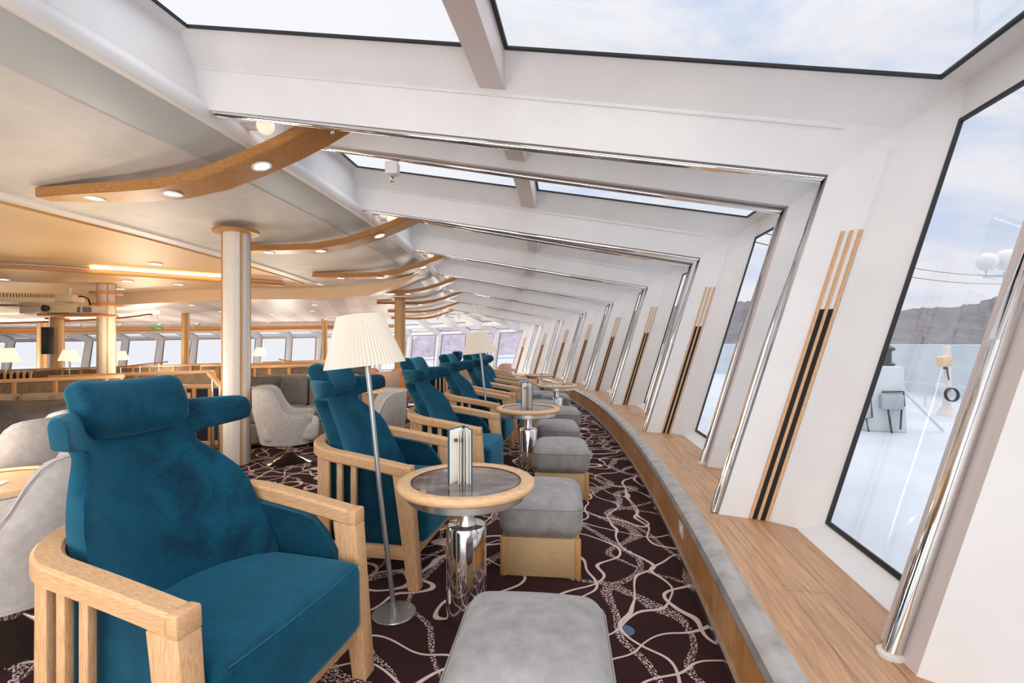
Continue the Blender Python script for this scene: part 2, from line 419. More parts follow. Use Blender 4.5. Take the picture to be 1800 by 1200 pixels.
def gasket(pts, w, d, mat_, parent, name='gasket'):
    """black rubber frame just inside the quad pts (a,b,c,d)"""
    bm = BM(); c = sum(pts, Vector())/4; n = (pts[1]-pts[0]).cross(pts[3]-pts[0]).normalized()*d
    for i in range(4):
        a, b = pts[i], pts[(i+1) % 4]; p, q = pts[i-1], pts[(i+2) % 4]
        ai = a+((b-a).normalized()+(p-a).normalized())*w; bi = b+((a-b).normalized()+(q-b).normalized())*w
        hexa(bm, [a-n, b-n, bi-n, ai-n], [a+n, b+n, bi+n, ai+n])
    return link(name, bm, mat_, parent, smooth=False)
def pane(pts, parent, name='pane'):
    bm = BM(); bm.faces.new([bm.verts.new(p) for p in pts]); return link(name, bm, GLASS, parent, smooth=False)
def quad(bm, pts): bm.faces.new([bm.verts.new(p) for p in pts])
wn = 0
for (sa, ra), (sb, rb) in zip(order, order[1:]):
    wn += 1; root = tag(empty('window_%d' % wn), kind='structure')
    a = sa+(.25 if ra else .19); b = sb-(.25 if rb else .19)
    z0, z1 = .355, 2.21
    P = [W(glass_off(z0), a, z0), W(glass_off(z0), b, z0), W(glass_off(z1), b, z1), W(glass_off(z1), a, z1)]
    pane(P, root); gasket(P, .02, .006, BLACKG, root)
    bm = BM()
    e = .05
    grid(bm, [[W(o, s_, z) for o, z in ((.085, .301), (glass_off(z0)+.003, z0))] for s_ in (a-e, b+e)])
    link('sill', bm, WHITE, root)
    bm = BM(); grid(bm, [[W(o, s_, z) for o, z in ((glass_off(z1), z1), (.775, 2.375), (.67, roof_z(.67)))] for s_ in (a-e, b+e)])
    link('eave', bm, WHITE, root, angle=10)
    for (o0, o1) in ((.67, -1.34), (-1.52, -3.19)):
        P = [W(o0, a, roof_z(o0)), W(o0, b, roof_z(o0)), W(o1, b, roof_z(o1)), W(o1, a, roof_z(o1))]
        pane(P, root, 'skylight_pane'); gasket(P, .02, .006, BLACKG, root, 'skylight_gasket')
    bm = BM()
    bo = [(-1.52, roof_z(-1.52)+.01), (-1.50, roof_z(-1.5)-.15), (-1.36, roof_z(-1.36)-.15), (-1.34, roof_z(-1.34)+.01)]
    hexa(bm, [W(o, a-.12, z) for o, z in bo], [W(o, b+.12, z) for o, z in bo]); link('purlin', bm, PINKW, root, angle=20)
    bm = BM(); grid(bm, [[W(o, s_, z) for o, z in ((-3.19, roof_z(-3.19)), (-3.26, roof_z(-3.19)-.02), (-3.27, 2.60))] for s_ in (a-.26, b+.26)]); link('reveal', bm, WHITE, root)

# soffit that runs along the inner edge of the skylights
ZT = 2.37
prof = [(-3.262, 2.70), (-3.225, 2.66), (-3.222, 2.62), (-3.24, 2.59), (-3.27, 2.58), (-3.31, 2.59), (-3.33, 2.61)]
bm = BM(); wsweep(bm, prof, -2, 19.5, 80); tag(link('trim_40', bm, WHITE), kind='structure')
bm = BM(); wsweep(bm, [(-3.32, 2.60), (-3.40, 2.565), (-3.62, 2.51)], -2, 19.5, 80); tag(link('trim_41', bm, GREYM), kind='structure')
bm = BM(); wsweep(bm, [(-3.62, 2.51), (-3.63, 2.50), (-3.85, 2.455), (-3.86, 2.46), (-4.15, 2.415), (-4.6, 2.385), (-5.0, 2.372), (-5.01, 2.378), (-5.42, 2.375)], -2, 19.5, 80); tag(link('ceiling_soffit', bm, SOFFIT, angle=4), kind='structure')
bm = BM(); wsweep(bm, [(-5.42, 2.375), (-5.42, 2.355), (-5.60, 2.352), (-5.60, 2.42)], -2, 9.2, 60); tag(link('trim_42', bm, WHITE), kind='structure')
bm = BM(); bar(bm, [W(-5.63, -2+11*i/50, 2.362) for i in range(51)], rect(.05, .05, .012)); tag(link('trim_43', bm, HONEY), kind='structure')
# main warm ceiling over the lounge
bm = BM(); P = []
for i in range(41):
    y = -3+24.2*i/40; row = []
    x1 = CX+math.sqrt((R0-5.60)**2-(y-CY)**2) if y < 9.2 else CX+math.sqrt((R0-5.3)**2-(y-CY)**2)
    for j in range(31):
        x = lerp(x1, -24, j/30); row.append(Vector((x, y, 2.42+zf(x, y))))
    P.append(row)
grid(bm, P)
def ceiling_mat():
    m, t, b = nt('lounge_ceiling'); L = t.links
    tc = N(t, 'ShaderNodeTexCoord'); sx = N(t, 'ShaderNodeSeparateXYZ'); L.new(tc.outputs['Object'], sx.inputs[0])
    # warm sheet metal near, lilac slats further forward
    wv = N(t, 'ShaderNodeTexWave', bands_direction='DIAGONAL', i_Scale=.55, i_Distortion=0); 
    mp = N(t, 'ShaderNodeMapping'); mp.inputs['Rotation'].default_value = (0, 0, .5); mp.inputs['Scale'].default_value = (1, 1, 0); L.new(tc.outputs['Object'], mp.inputs[0]); L.new(mp.outputs[0], wv.inputs['Vector'])
    ra = N(t, 'ShaderNodeValToRGB'); e = ra.color_ramp.elements
    e[0].position = .40; e[0].color = c4(sr(200, 192, 192)); e[1].position = .58; e[1].color = c4(sr(222, 212, 206)); L.new(wv.outputs['Fac'], ra.inputs[0])
    mr = N(t, 'ShaderNodeMapRange'); mr.inputs[1].default_value = 9.2; mr.inputs[2].default_value = 10.2; L.new(sx.outputs[1], mr.inputs[0])
    mx = N(t, 'ShaderNodeMix', data_type='RGBA'); L.new(mr.outputs[0], mx.inputs[0]); mx.inputs[6].default_value = c4(sr(230, 196, 148)); L.new(ra.outputs[0], mx.inputs[7])
    L.new(mx.outputs[2], b.inputs['Base Color']); b.inputs['Roughness'].default_value = .48
    return m
tag(link('ceiling', bm, ceiling_mat()), kind='structure')
# hanging cove with its concealed light, then the curved bulkhead
def decked(pts, z, n=40):
    """smooth polyline through plan points at height z above the deck"""
    out = []
    for i in range(n+1):
        u = i/n*(len(pts)-1); k = min(int(u), len(pts)-2); f = u-k
        p0, p1, p2, p3 = pts[max(k-1, 0)], pts[k], pts[k+1], pts[min(k+2, len(pts)-1)]
        c = [.5*(2*p1[q]+(p2[q]-p0[q])*f+(2*p0[q]-5*p1[q]+4*p2[q]-p3[q])*f*f+(3*p1[q]-p0[q]-3*p2[q]+p3[q])*f**3) for q in (0, 1)]
        out.append(Vector((c[0], c[1], z+zf(*c))))
    return out
T2 = [(-9.5, 5.0), (-6.67, 6.3), (-5.7, 7.2), (-4.7, 8.1), (-4.1, 8.7)]
bm = BM(); bar(bm, decked(T2, 2.345), rect(.07, .05, .01)); tag(link('trim_44', bm, HONEY), kind='structure')
bm = BM(); bar(bm, decked([(x-.09, y+.12) for x, y in T2], 2.39), rect(.05, .06, .01)); tag(link('trim_45', bm, WHITEP), kind='structure')
cv = tag(link('cove_light', bar(BM(), decked([(-5.95, 6.82), (-5.45, 7.3), (-5.0, 7.72), (-4.62, 8.02)], 2.402, 20), rect(.2, .012, .004)), COVE), 'long glowing cove strip set in the warm ceiling left of the white column', 'light')
C1 = [(-11, 10.8), (-8.3, 9.9), (-5.6, 9.5), (-4.2, 9.75), (-3.1, 9.55), (-2.3, 9.1), (-1.6, 8.35)]
bm = BM(); pts = decked(C1, 0, 70)
grid(bm, [[p+Vector((0, 0, 2.44)), p+Vector((0, 0, lerp(2.44, 2.20, tp_))), p+Vector((.02, .25, lerp(2.44, 2.19, tp_))), p+Vector((.05, .5, 2.44))] for p, tp_ in [(p, min(1, (len(pts)-1-i)/20)**.8) for i, p in enumerate(pts)]])
tag(link('trim_46', bm, mat('bulkhead_paint', sr(226, 200, 170), .4)), kind='structure')
# second, farther cove ring at the far left
C3 = [(-16, 12.2), (-12.6, 12.6), (-10.0, 12.2), (-8.6, 11.5)]
bm = BM(); bar(bm, decked(C3, 2.16), rect(.10, .05, .01)); tag(link('trim_47', bm, HONEY), kind='structure')
bm = BM(); bar(bm, decked([(x, y+.16) for x, y in C3], 2.235), rect(.2, .06, .01)); tag(link('cove_light', bm, COVE), 'glowing curved cove strip at the far left below the projector', 'light')

# ------------------------------------------------------------------ far window wall
FP = [(.25, 19.95), (-.85, 20.5), (-2.05, 20.95), (-3.35, 21.2), (-4.6, 21.25), (-5.9, 21.1), (-7.15, 20.85)]
while FP[-1][0] > -22:
    x, y = FP[-1]; a = .2+.012*(-x-7); FP.append((x-1.2*math.cos(a), y-1.2*math.sin(a)))
FN = []
for i, p in enumerate(FP):
    q0, q1 = FP[max(i-1, 0)], FP[min(i+1, len(FP)-1)]; d = Vector((q1[0]-q0[0], q1[1]-q0[1], 0)).normalized(); FN.append(Vector((d.y, -d.x, 0)))
FN = [n if n.y > 0 else -n for n in FN]
def FW(i, t, out, z):
    """point on the far wall: station i + fraction t towards i+1, out = outward distance"""
    a = Vector((*FP[i], 0)); b = Vector((*FP[i+1], 0)) if i+1 < len(FP) else a
    n = FN[i].lerp(FN[i+1], t) if i+1 < len(FP) else FN[i]
    p = a.lerp(b, t)+n*out; q = a.lerp(b, t); return Vector((p.x, p.y, z+zf(q.x, q.y)))
ZW = 2.0
for i in range(len(FP)-1):
    wn += 1; root = tag(empty('window_%d' % wn), kind='structure')
    g = .10
    P = [FW(i, g, LEAN*.4, .5), FW(i, 1-g, LEAN*.4, .5), FW(i, 1-g, LEAN*(ZW-.1), ZW), FW(i, g, LEAN*(ZW-.1), ZW)]
    pane(P, root); gasket(P, .018, .008, BLACKG, root)
    bm = BM(); quad(bm, [FW(i, -.02, .1, -.05), FW(i, 1.02, .1, -.05), FW(i, 1.02, LEAN*.4, .5), FW(i, -.02, LEAN*.4, .5)])
    quad(bm, [FW(i, 0, LEAN*(ZW-.1), ZW), FW(i, 1, LEAN*(ZW-.1), ZW), FW(i, 1, LEAN*(ZW+.05), ZW+.12), FW(i, 0, LEAN*(ZW+.05), ZW+.12)])
    link('wall_panel', bm, WHITE, root)
    rz = lambda o: ZW+.12+.16*(LEAN*(ZW+.05)-o)
    o0, o1, o2, o3 = .45, -.95, -1.15, -2.7
    for a_, b_ in ((o0, o1), (o2, o3)):
        P = [FW(i, g, a_, rz(a_)), FW(i, 1-g, a_, rz(a_)), FW(i, 1-g, b_, rz(b_)), FW(i, g, b_, rz(b_))]
        pane(P, root, 'skylight_pane'); gasket(P, .018, .008, BLACKG, root, 'skylight_gasket')
    bm = BM(); hexa(bm, [FW(i, 0, o1, rz(o1)), FW(i, 0, o2, rz(o2)), FW(i, 0, o2, rz(o2)-.15), FW(i, 0, o1, rz(o1)-.15)], [FW(i, 1, o1, rz(o1)), FW(i, 1, o2, rz(o2)), FW(i, 1, o2, rz(o2)-.15), FW(i, 1, o1, rz(o1)-.15)])
    link('purlin', bm, WHITE, root, angle=20)
    # frame at this station
    tr = tag(empty('trim_%d' % (60+i)), kind='structure')
    def sec(outi, outg, z, hi=.04, hg=.13):
        d = Vector((-FN[i].y, FN[i].x, 0))
        return [FW(i, 0, outg, z)-d*hg, FW(i, 0, outi, z)-d*hi, FW(i, 0, outi, z)+d*hi, FW(i, 0, outg, z)+d*hg]
    bm = BM(); hexa(bm, sec(-.22, .1, -.05), sec(-.22+LEAN*(ZW-.1), LEAN*(ZW+.02), ZW+.06)); link('pillar', bm, WHITE, tr, angle=15)
    d = Vector((-FN[i].y, FN[i].x, 0)); bm = BM()
    A = [FW(i, 0, .5, rz(.5))-d*.13, FW(i, 0, .36, rz(.36)-.22)-d*.04, FW(i, 0, .36, rz(.36)-.22)+d*.04, FW(i, 0, .5, rz(.5))+d*.13]
    B = [FW(i, 0, -2.8, rz(-2.8))-d*.13, FW(i, 0, -2.8, rz(-2.8)-.22)-d*.04, FW(i, 0, -2.8, rz(-2.8)-.22)+d*.04, FW(i, 0, -2.8, rz(-2.8))+d*.13]
    hexa(bm, A, B); link('roof_beam', bm, WHITE, tr, angle=15)
bm = BM()
for i in range(5, len(FP)-1): quad(bm, [FW(i, 0, -2.75, ZW+.55), FW(i, 1, -2.75, ZW+.55), FW(i, 1, -2.75, 2.3), FW(i, 0, -2.75, 2.3)])
tag(link('trim_48', bm, WHITE), kind='structure')
hp = [FW(i, 0, -2.85, 2.30) for i in range(4, len(FP))]
bm = BM(); bar(bm, hp, rect(.10, .16, .02)); tag(link('trim_49', bm, HONEY), kind='structure')
bm = BM(); bar(bm, [p+Vector((0, -.06, -.05)) for p in hp], rect(.06, .06, .02)); tag(link('trim_50', bm, HONEY), kind='structure')

# ------------------------------------------------------------------ columns
def column(px, D, r, label, shaft, ring=True, ztop=2.42, plates=()):
    x = (px-900)*D/F; z0 = zf(x, D); h = ztop
    root = tag(empty('column', (x, D, z0)), label, 'column', None, 'thing')
    bm = BM(); n = 48
    prof = []
    for k in range(n):
        a = 2*PI*k/n; rr = r*(.975 if k % 4 == 0 else 1); prof.append((rr*math.cos(a), rr*math.sin(a)))
    prism(bm, prof, 2, .002, h-.002); link('shaft', bm, shaft, root, angle=20)
    for a in (-2.4, -.75, .8, 2.4):
        b_ = BM(); add_box(b_, (r*math.cos(a), r*math.sin(a), h/2), (.02, .016, h-.01), Matrix.Rotation(a, 4, 'Z')); link('gilded_strip', b_, HONEYV, root)
    if ring:
        b_ = BM(); lathe(b_, [(r*.98, h-.035), (r*1.7, h-.03), (r*1.78, h-.015), (r*1.7, h-.002), (r*.98, h-.002)], 40); link('collar', b_, HONEY, root)
    for z in plates:
        b_ = BM(); lathe(b_, [(r*.98, z-.02), (r*1.9, z-.02), (r*1.9, z+.02), (r*.98, z+.02)], 32); link('ring_plate', b_, HONEY, root)
    return root
COLW = mat('cream_column', sr(232, 224, 214), .5, col2=sr(222, 212, 200), scale=10, stretch=(20, 20, 1))
COLD = mat('gilded_column', sr(214, 180, 132), .45, col2=sr(196, 158, 108), scale=10, stretch=(20, 20, 1))
column(415.5, 4.93, .125, 'cream white round column with wooden collar behind the front armchair', COLW, ztop=2.375)
column(187, 8.5, .125, 'pale fluted column with two ring plates below the projector shelf', COLW, False, plates=(2.06, 2.26))
column(101, 12.0, .125, 'honey toned column standing right of the black wall speaker', COLD, False, plates=(2.17,))
column(74, 14.5, .11, 'slim honey column standing left of the black wall speaker', COLD, False, ztop=2.38)
column(326, 14, .09, 'slim honey column left of the large cream column', COLD, False)
column(570.5, 17, .09, 'slim honey column at the left of the front lamp shade', COLD, False)
column(703, 11.4, .125, 'honey and white column between the two pleated lamp shades', COLD, True, ztop=2.36)

# ------------------------------------------------------------------ ceiling arches with downlights
DL = []
def arch(s, n, label):
    P = [(-4.98, 2.29), (-4.6, 2.28), (-4.25, 2.276), (-3.9, 2.285), (-3.55, 2.34), (-3.25, 2.43), (-2.98, 2.53), (-2.76, 2.625), (-2.60, 2.70), (-2.52, 2.74)]
    Wd = [.07, .13, .15, .15, .15, .15, .15, .15, .14, .09]
    root = tag(empty('ceiling_arch', W(-4.2, s, 2.31)), label, 'ceiling arch', 'curved oak ceiling arches', 'thing')
    o = root.location
    bm = BM(); rings = []
    for (of, z), w in zip(P, Wd):
        rings.append([bm.verts.new(W(of, s+d, z+e)-o) for d, e in ((-w, .008), (-w+.012, 0), (w-.012, 0), (w, .008), (w, .07), (-w, .07))])
    for a, b in zip(rings, rings[1:]):
        for k in range(6): bm.faces.new((a[k], a[(k+1) % 6], b[(k+1) % 6], b[k]))
    bm.faces.new(rings[0]); bm.faces.new(rings[-1])
    link('arch_board', bm, HONEYARCH, root, angle=25)
    for k, (of, z, sl) in enumerate(((-4.54, 2.278, -.02), (-3.90, 2.284, .05), (-3.19, 2.45, .33))):
        p = W(of, s, z)-o; m = Matrix.Translation(p) @ Matrix.Rotation(math.atan(sl), 4, 'Y').inverted() if False else Matrix.Translation(p) @ Matrix.Rotation(-math.atan(sl), 4, 'Y')
        b_ = BM(); lathe(b_, [(.052, -.001), (.068, -.004), (.07, .004), (.05, .004)], 24, m=m, caps=False); rg = link('downlight_ring', b_, WHITE, root)
        b_ = BM(); lathe(b_, [(0, -.0005), (.054, -.0005), (.054, .003), (0, .003)], 24, m=m); link('downlight_lens', b_, DOWN if (n > 0 or k == 2) else DOWN0, rg)
        if n > 0 or k == 2: DL.append(W(of, s, z-.03))
    b_ = BM(); bmesh.ops.create_uvsphere(b_, u_segments=12, v_segments=8, radius=.016, matrix=Matrix.Translation(W(-2.66, s, 2.665)-o)); link('sensor_stud', b_, CHROME, root)
HONEYARCH = mat('honey_arch_oak', sr(192, 138, 80), .35, col2=sr(160, 108, 56), scale=6, stretch=(2.5, 22, 22))
names = ['nearest', 'second', 'third', 'fourth', 'fifth', 'sixth', 'seventh']
for n, s in enumerate(MULL[1:]):
    arch(s-.62, n, '%s curved oak ceiling arch with round downlights, counted from the front' % names[n])
for n, s in enumerate(MULL[1:6]):
    for k, d in enumerate((-.70, -.42)):
        p = W(-3.11, s+d, 2.70); r_ = tag(empty('globe_light', p), 'white globe light on the skylight edge, %s of the pair beside the %s ceiling arch' % (('first', 'second')[k], names[n]), 'globe light', 'globe lights along the skylight edge')
        b_ = BM(); bmesh.ops.create_uvsphere(b_, u_segments=20, v_segments=12, radius=.058); link('globe', b_, SHADEW, r_)
        b_ = BM(); m = Matrix.Translation((-.055, 0, 0)) @ Matrix.Rotation(-PI/2, 4, 'Y'); lathe(b_, [(.03, -.01), (.03, .11), (0, .11)], 16, m=m); link('socket', b_, WHITEP, r_)
# sprinkler head in its white box on the second beam, small sprinklers further on
p = W(-2.10, 3.45, 0); 
sp = tag(empty('sprinkler', W(-2.45, 3.6, 2.575)), 'white boxed sprinkler hanging from the chrome roof beam by the nearest arch', 'sprinkler')
b_ = BM(); add_box(b_, (0, 0, .03), (.10, .10, .10), bevel=.008); link('housing', b_, WHITEP, sp)
b_ = BM(); lathe(b_, [(.018, -.03), (.022, -.04), (.012, -.05), (.006, -.065), (.02, -.068), (.02, -.071), (0, -.071)], 14); lathe(b_, [(.004, -.071), (.004, -.09), (0, -.09)], 8); link('sprinkler_head', b_, CHROME, sp)
for s, o_, lb in ((7.9, -2.2, 'small chrome sprinkler under the skylight beyond the third oak arch'), (9.9, -2.2, 'small chrome sprinkler under the skylight beyond the fourth oak arch'), (12.4, -2.35, 'small chrome sprinkler under the skylight beyond the fifth oak arch')):
    q = tag(empty('sprinkler', W(o_, s, 2.66)), lb, 'sprinkler', 'small roof sprinklers')
    b_ = BM(); lathe(b_, [(.012, .2), (.012, 0), (.035, -.005), (.035, -.012), (0, -.012)], 12); link('pipe', b_, CHROME, q)
# ------------------------------------------------------------------ furniture
def ry(a): return Matrix.Rotation(a, 4, 'Y')
# ---- teal wing armchair; local +x is the way it faces
def rail_pts(inset=0, n1=8, n2=26, x0=.350):
    hw = .345-inset; rear = .215-inset; P = []
    for i in range(n1): P.append((lerp(x0, -.02, i/n1), -hw))
    for i in range(n2+1):
        a = PI*i/n2; P.append((-.02-rear*math.sin(a) if 0 < i < n2 else -.02, -hw*math.cos(a)))
    for i in range(1, n1+1): P.append((lerp(-.02, x0, i/n1), hw))
    return P
def rail_z(x, y):
    t = max(0, min(1, (.350-x)/.64)); return .572+.095*t*(1.25-.25*t)
def back_center(z):
    """front surface of the backrest along its centre line"""
    return -.02-.45*(z-.43) if z < .65 else -.119-.50*(z-.65)
BZ = [.34, .40, .48, .56, .64, .70, .75, .79, .82, .845, .862, .878, .890, .899, .906, .914, .93, .95, .97, .985, .993]
BW = [.265, .270, .277, .283, .285, .277, .258, .232, .207, .186, .176, .178, .194, .236, .284, .299, .302, .303, .303, .302, .297]
def make_armchair():
    root = empty('wing_armchair')
    # seat
    def dome(p):
        q = p.copy(); f = (1-min(1, abs(p.x)/.25)**3)*(1-min(1, abs(p.y)/.29)**3)
        if p.z > 0: q.z += .018*f
        if p.x > .15: q.x += .012*(1-(p.y/.3)**2)
        return q
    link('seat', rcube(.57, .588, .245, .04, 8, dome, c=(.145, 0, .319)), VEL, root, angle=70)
    bm = BM(); tube(bm, [(.4185+.012*(1-((-.275+.55*i/12)/.3)**2), -.275+.55*i/12, .4295) for i in range(13)], .0026, 6); link('piping', bm, PIPE, root.children[0])
    # backrest
    nu = 22; us = [-1, -.985, -.95, -.88]+[-.8+1.6*i/(nu-8) for i in range(nu-7)]+[.88, .95, .985, 1]
    def fs(z, y):
        e = abs(y)/.33; return back_center(z)+(1.9-2.4*(z-.43) if z < .65 else 1.37+3.6*(z-.65))*y*y if z > .43 else back_center(z)+1.9*y*y
    th = .062; bm = BM(); Fr, Bk = [], []
    for z, w in zip(BZ, BW):
        rf, rb = [], []
        for u in us:
            y = w*u; ed = max(0, (abs(u)-.88)/.12); tp = max(0, (z-.97)/.023)
            cut = .013*ed**2+.022*tp**2
            x = fs(z, y); zz = z+.012*(abs(y)/.33)**2*(1 if z > .9 else 0)
            rf.append(bm.verts.new((x-cut, y, zz))); rb.append(bm.verts.new((x-th-.03*u*u+cut, y, zz)))
        Fr.append(rf); Bk.append(rb)
    nz, nn = len(BZ), len(us)
    for i in range(nz-1):
        for j in range(nn-1):
            bm.faces.new((Fr[i][j], Fr[i][j+1], Fr[i+1][j+1], Fr[i+1][j])); bm.faces.new((Bk[i][j+1], Bk[i][j], Bk[i+1][j], Bk[i+1][j+1]))
        bm.faces.new((Fr[i][0], Fr[i+1][0], Bk[i+1][0], Bk[i][0])); bm.faces.new((Fr[i][-1], Bk[i][-1], Bk[i+1][-1], Fr[i+1][-1]))
    for j in range(nn-1):
        bm.faces.new((Fr[-1][j], Fr[-1][j+1], Bk[-1][j+1], Bk[-1][j])); bm.faces.new((Fr[0][j+1], Fr[0][j], Bk[0][j], Bk[0][j+1]))
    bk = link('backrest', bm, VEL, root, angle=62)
    bm = BM()
    for sgn in (-1, 1):
        tube(bm, [(fs(z, w*.93)-.009, sgn*w*.93, z+.012*(w*.93/.33)**2*(1 if z > .9 else 0)) for z, w in zip(BZ[1:-1], BW[1:-1])], .0022, 5)
    link('seam', bm, PIPE, bk)
    # headrest pillow
    def hb(p):
        q = p.copy(); q.x += 1.25*p.y*p.y-.02; k = p.z/.0925
        if p.x > 0: q.x += .022*(1-k*k)
        return q
    HM = Matrix.Translation((back_center(.99)+.035, 0, .995)) @ ry(-.38)
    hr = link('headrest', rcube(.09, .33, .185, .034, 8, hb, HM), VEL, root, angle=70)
    bm = BM()
    for s_ in (-.10, .10): tube(bm, [HM @ Vector((.045+1.25*s_*s_-.02+.022*(1-(z/.09)**2)-.007*max(0, abs(z)-.055)/.025, s_+.025*(1 if s_ > 0 else -1)*(1-(z/.09)**2), z)) for z in [-.078+.156*i/10 for i in range(11)]], .002, 5)
    link('seam', bm, PIPE, hr)
    # wooden rail, legs, slats
    P = rail_pts(); bm = BM(); bar(bm, [(x, y, rail_z(x, y)) for x, y in P], rect(.066, .056, .008)); link('arm_rail', bm, OAKX, root, angle=35)
    for sg in (-1, 1):
        bm = BM(); y0 = sg*.345
        prism(bm, [(.290, .557), (.384, .546), (.426, .0), (.370, .0)], 1, y0-.031, y0+.031, .005); link('leg', bm, OAKZ, root, angle=25)
        bm = BM(); prism(bm, [(.347, .544), (.3845, .544), (.382, .5985), (.347, .6005)], 1, y0-.033, y0+.033, .006); link('arm_end', bm, OAKX, root, angle=25)
        bm = BM(); add_box(bm, (.165, y0, .172), (.46, .034, .062), bevel=.004); link('side_rail', bm, OAKX, root, angle=25)
        for x in (.075, .0, -.075):
            yy = y0*(1 if x > -.03 else .975); zt = rail_z(x, yy)-.02
            bm = BM(); add_box(bm, (x, yy, (.16+zt)/2), (.030, .022, zt-.16), bevel=.003); link('slat', bm, OAKZ, root, angle=25)
        zt = rail_z(-.15, .3)-.02; bm = BM(); prism(bm, [(-.14, zt), (-.095, zt), (-.105, 0), (-.145, 0)], 1, sg*.305-.02, sg*.305+.02, .004); link('leg', bm, OAKZ, root, angle=25)
    for y in (-.12, .0, .12):
        bm = BM(); x = -.234+.1*abs(y); zt = rail_z(x, y)-.02; add_box(bm, (x, y, (.17+zt)/2), (.02, .03, zt-.17), bevel=.003); link('slat', bm, OAKZ, root, angle=25)
    bm = BM(); add_box(bm, (.376, 0, .168), (.03, .63, .056), bevel=.004); link('front_rail', bm, OAKY, root, angle=25)
    # upholstered shell inside the rail
    Q = rail_pts(.048, x0=.315); bm = BM(); rings = []
    for x, y in Q:
        n = Vector((x+.02 if x < -.02 else 0, y, 0)).normalized(); zt = rail_z(x, y)-.022; zt -= .10*max(0, (x-.20)/.115)**2
        rings.append([bm.verts.new((x+n.x*a, y+n.y*a, z)) for a, z in ((.016, .15), (.016, zt), (-.012, zt), (-.012, .15))])
    for a, b in zip(rings, rings[1:]):
        for k in range(4): bm.faces.new((a[k], a[(k+1) % 4], b[(k+1) % 4], b[k]))
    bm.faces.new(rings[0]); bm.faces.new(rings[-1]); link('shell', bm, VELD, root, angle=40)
    return root
PIPE = mat('teal_piping', sr(10, 84, 106), .8)
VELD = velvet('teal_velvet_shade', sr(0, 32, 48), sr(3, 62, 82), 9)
chair0 = make_armchair()
CH = [ # near front corner x, y, facing angle
 (-.724, 1.09, -14.5, 'teal velvet wing armchair closest to the camera, left of the front floor lamp'),
 (-.484, 2.365, -10, 'teal wing armchair right behind the front floor lamp and nearest round table'),
 (-.215, 3.45, -9, 'teal wing armchair beyond the menu on the nearest table, third of the front row'),
 (-.125, 4.86, -9, 'teal wing armchair behind the second round table, fourth of the front row'),
 (.04, 5.90, -7, 'fifth teal wing armchair of the row, just left of the second floor lamp pole'),
 (.07, 6.92, -5, 'sixth teal wing armchair of the row along the windows'),
 (.07, 7.90, -4, 'seventh teal wing armchair of the row along the windows'),
 (.05, 8.80, -2, 'eighth teal wing armchair of the row along the windows'),
 (.0, 9.85, 0, 'ninth teal wing armchair of the row along the windows'),
 (-.08, 10.95, 2, 'tenth teal wing armchair of the row along the windows'),
 (-1.3, 9.4, 172, 'teal wing armchair turned away behind the fifth chair of the row, showing wooden slats'),
 (-1.5, 11.0, 168, 'farther teal wing armchair turned away from the windows, head cushion just visible'),
]
for i, (x, y, a, lb) in enumerate(CH):
    o = chair0 if i == 0 else copy_tree(chair0)
    a = math.radians(a); f = Vector((math.cos(a), math.sin(a), 0)); l = Vector((-math.sin(a), math.cos(a), 0))
    p = Vector((x, y, 0))+l*.345-f*.385
    if i > 9: p = Vector((x, y, 0))
    o.location = (p.x, p.y, zf(p.x, p.y)); o.rotation_euler = (0, 0, a)
    tag(o, lb, 'armchair', 'teal wing armchairs in the window row')

# ---- round table
def make_table():
    root = empty('round_table'); R = .3
    bm = BM(); lathe(bm, [(.236, .572), (.290, .572), (.2985, .580), (.300, .590), (.2975, .600), (.289, .606), (.252, .606), (.243, .604), (.236, .597)], 72, caps=False)
    rows = None; link('table_rim', bm, OAKRING, root, angle=60)
    bm = BM(); lathe(bm, [(0, .585), (.2395, .585), (.2395, .5985), (0, .5985)], 72); link('stone_top', bm, MARBLE, root)
    bm = BM(); lathe(bm, [(.2355, .5988), (.2395, .5988), (.2395, .602), (.2355, .602)], 72, caps=False); link('inlay_ring', bm, DARKG, root)
    bm = BM(); lathe(bm, [(0, .53), (.25, .53), (.256, .534), (.256, .572), (0, .572)], 64); link('metal_band', bm, STEEL, root)
    bm = BM(); lathe(bm, [(.045, .41), (.042, .42), (.036, .44), (.036, .52), (.055, .531), (0, .531)], 32); link('neck', bm, STEEL, root)
    bm = BM(); lathe(bm, [(0, 0), (.088, 0), (.088, .395), (.082, .408), (.05, .412), (0, .412)], 48); link('pedestal', bm, CHROME, root)
    return root
tab0 = make_table()
TB = [(-.2, 2.12, 'oak rimmed round table with dark stone top nearest the camera'),
      (.15, 4.50, 'second oak rimmed round table, holding the smaller upright menu'),
      (.66, 7.15, 'third round table along the window row, empty, close to the ledge'),
      (.56, 10.0, 'fourth round table along the window row, empty, seen just left of the ledge'),
      (-.16, 13.4, 'fifth round table along the window row, beyond the grey footstools'),
      (-1.0, 17.5, 'farthest small round table by the far corner windows')]
for i, (x, y, lb) in enumerate(TB):
    o = tab0 if i == 0 else copy_tree(tab0)
    o.location = (x, y, zf(x, y)); o.rotation_euler = (0, 0, i*.9); tag(o, lb, 'table', 'round side tables along the windows')
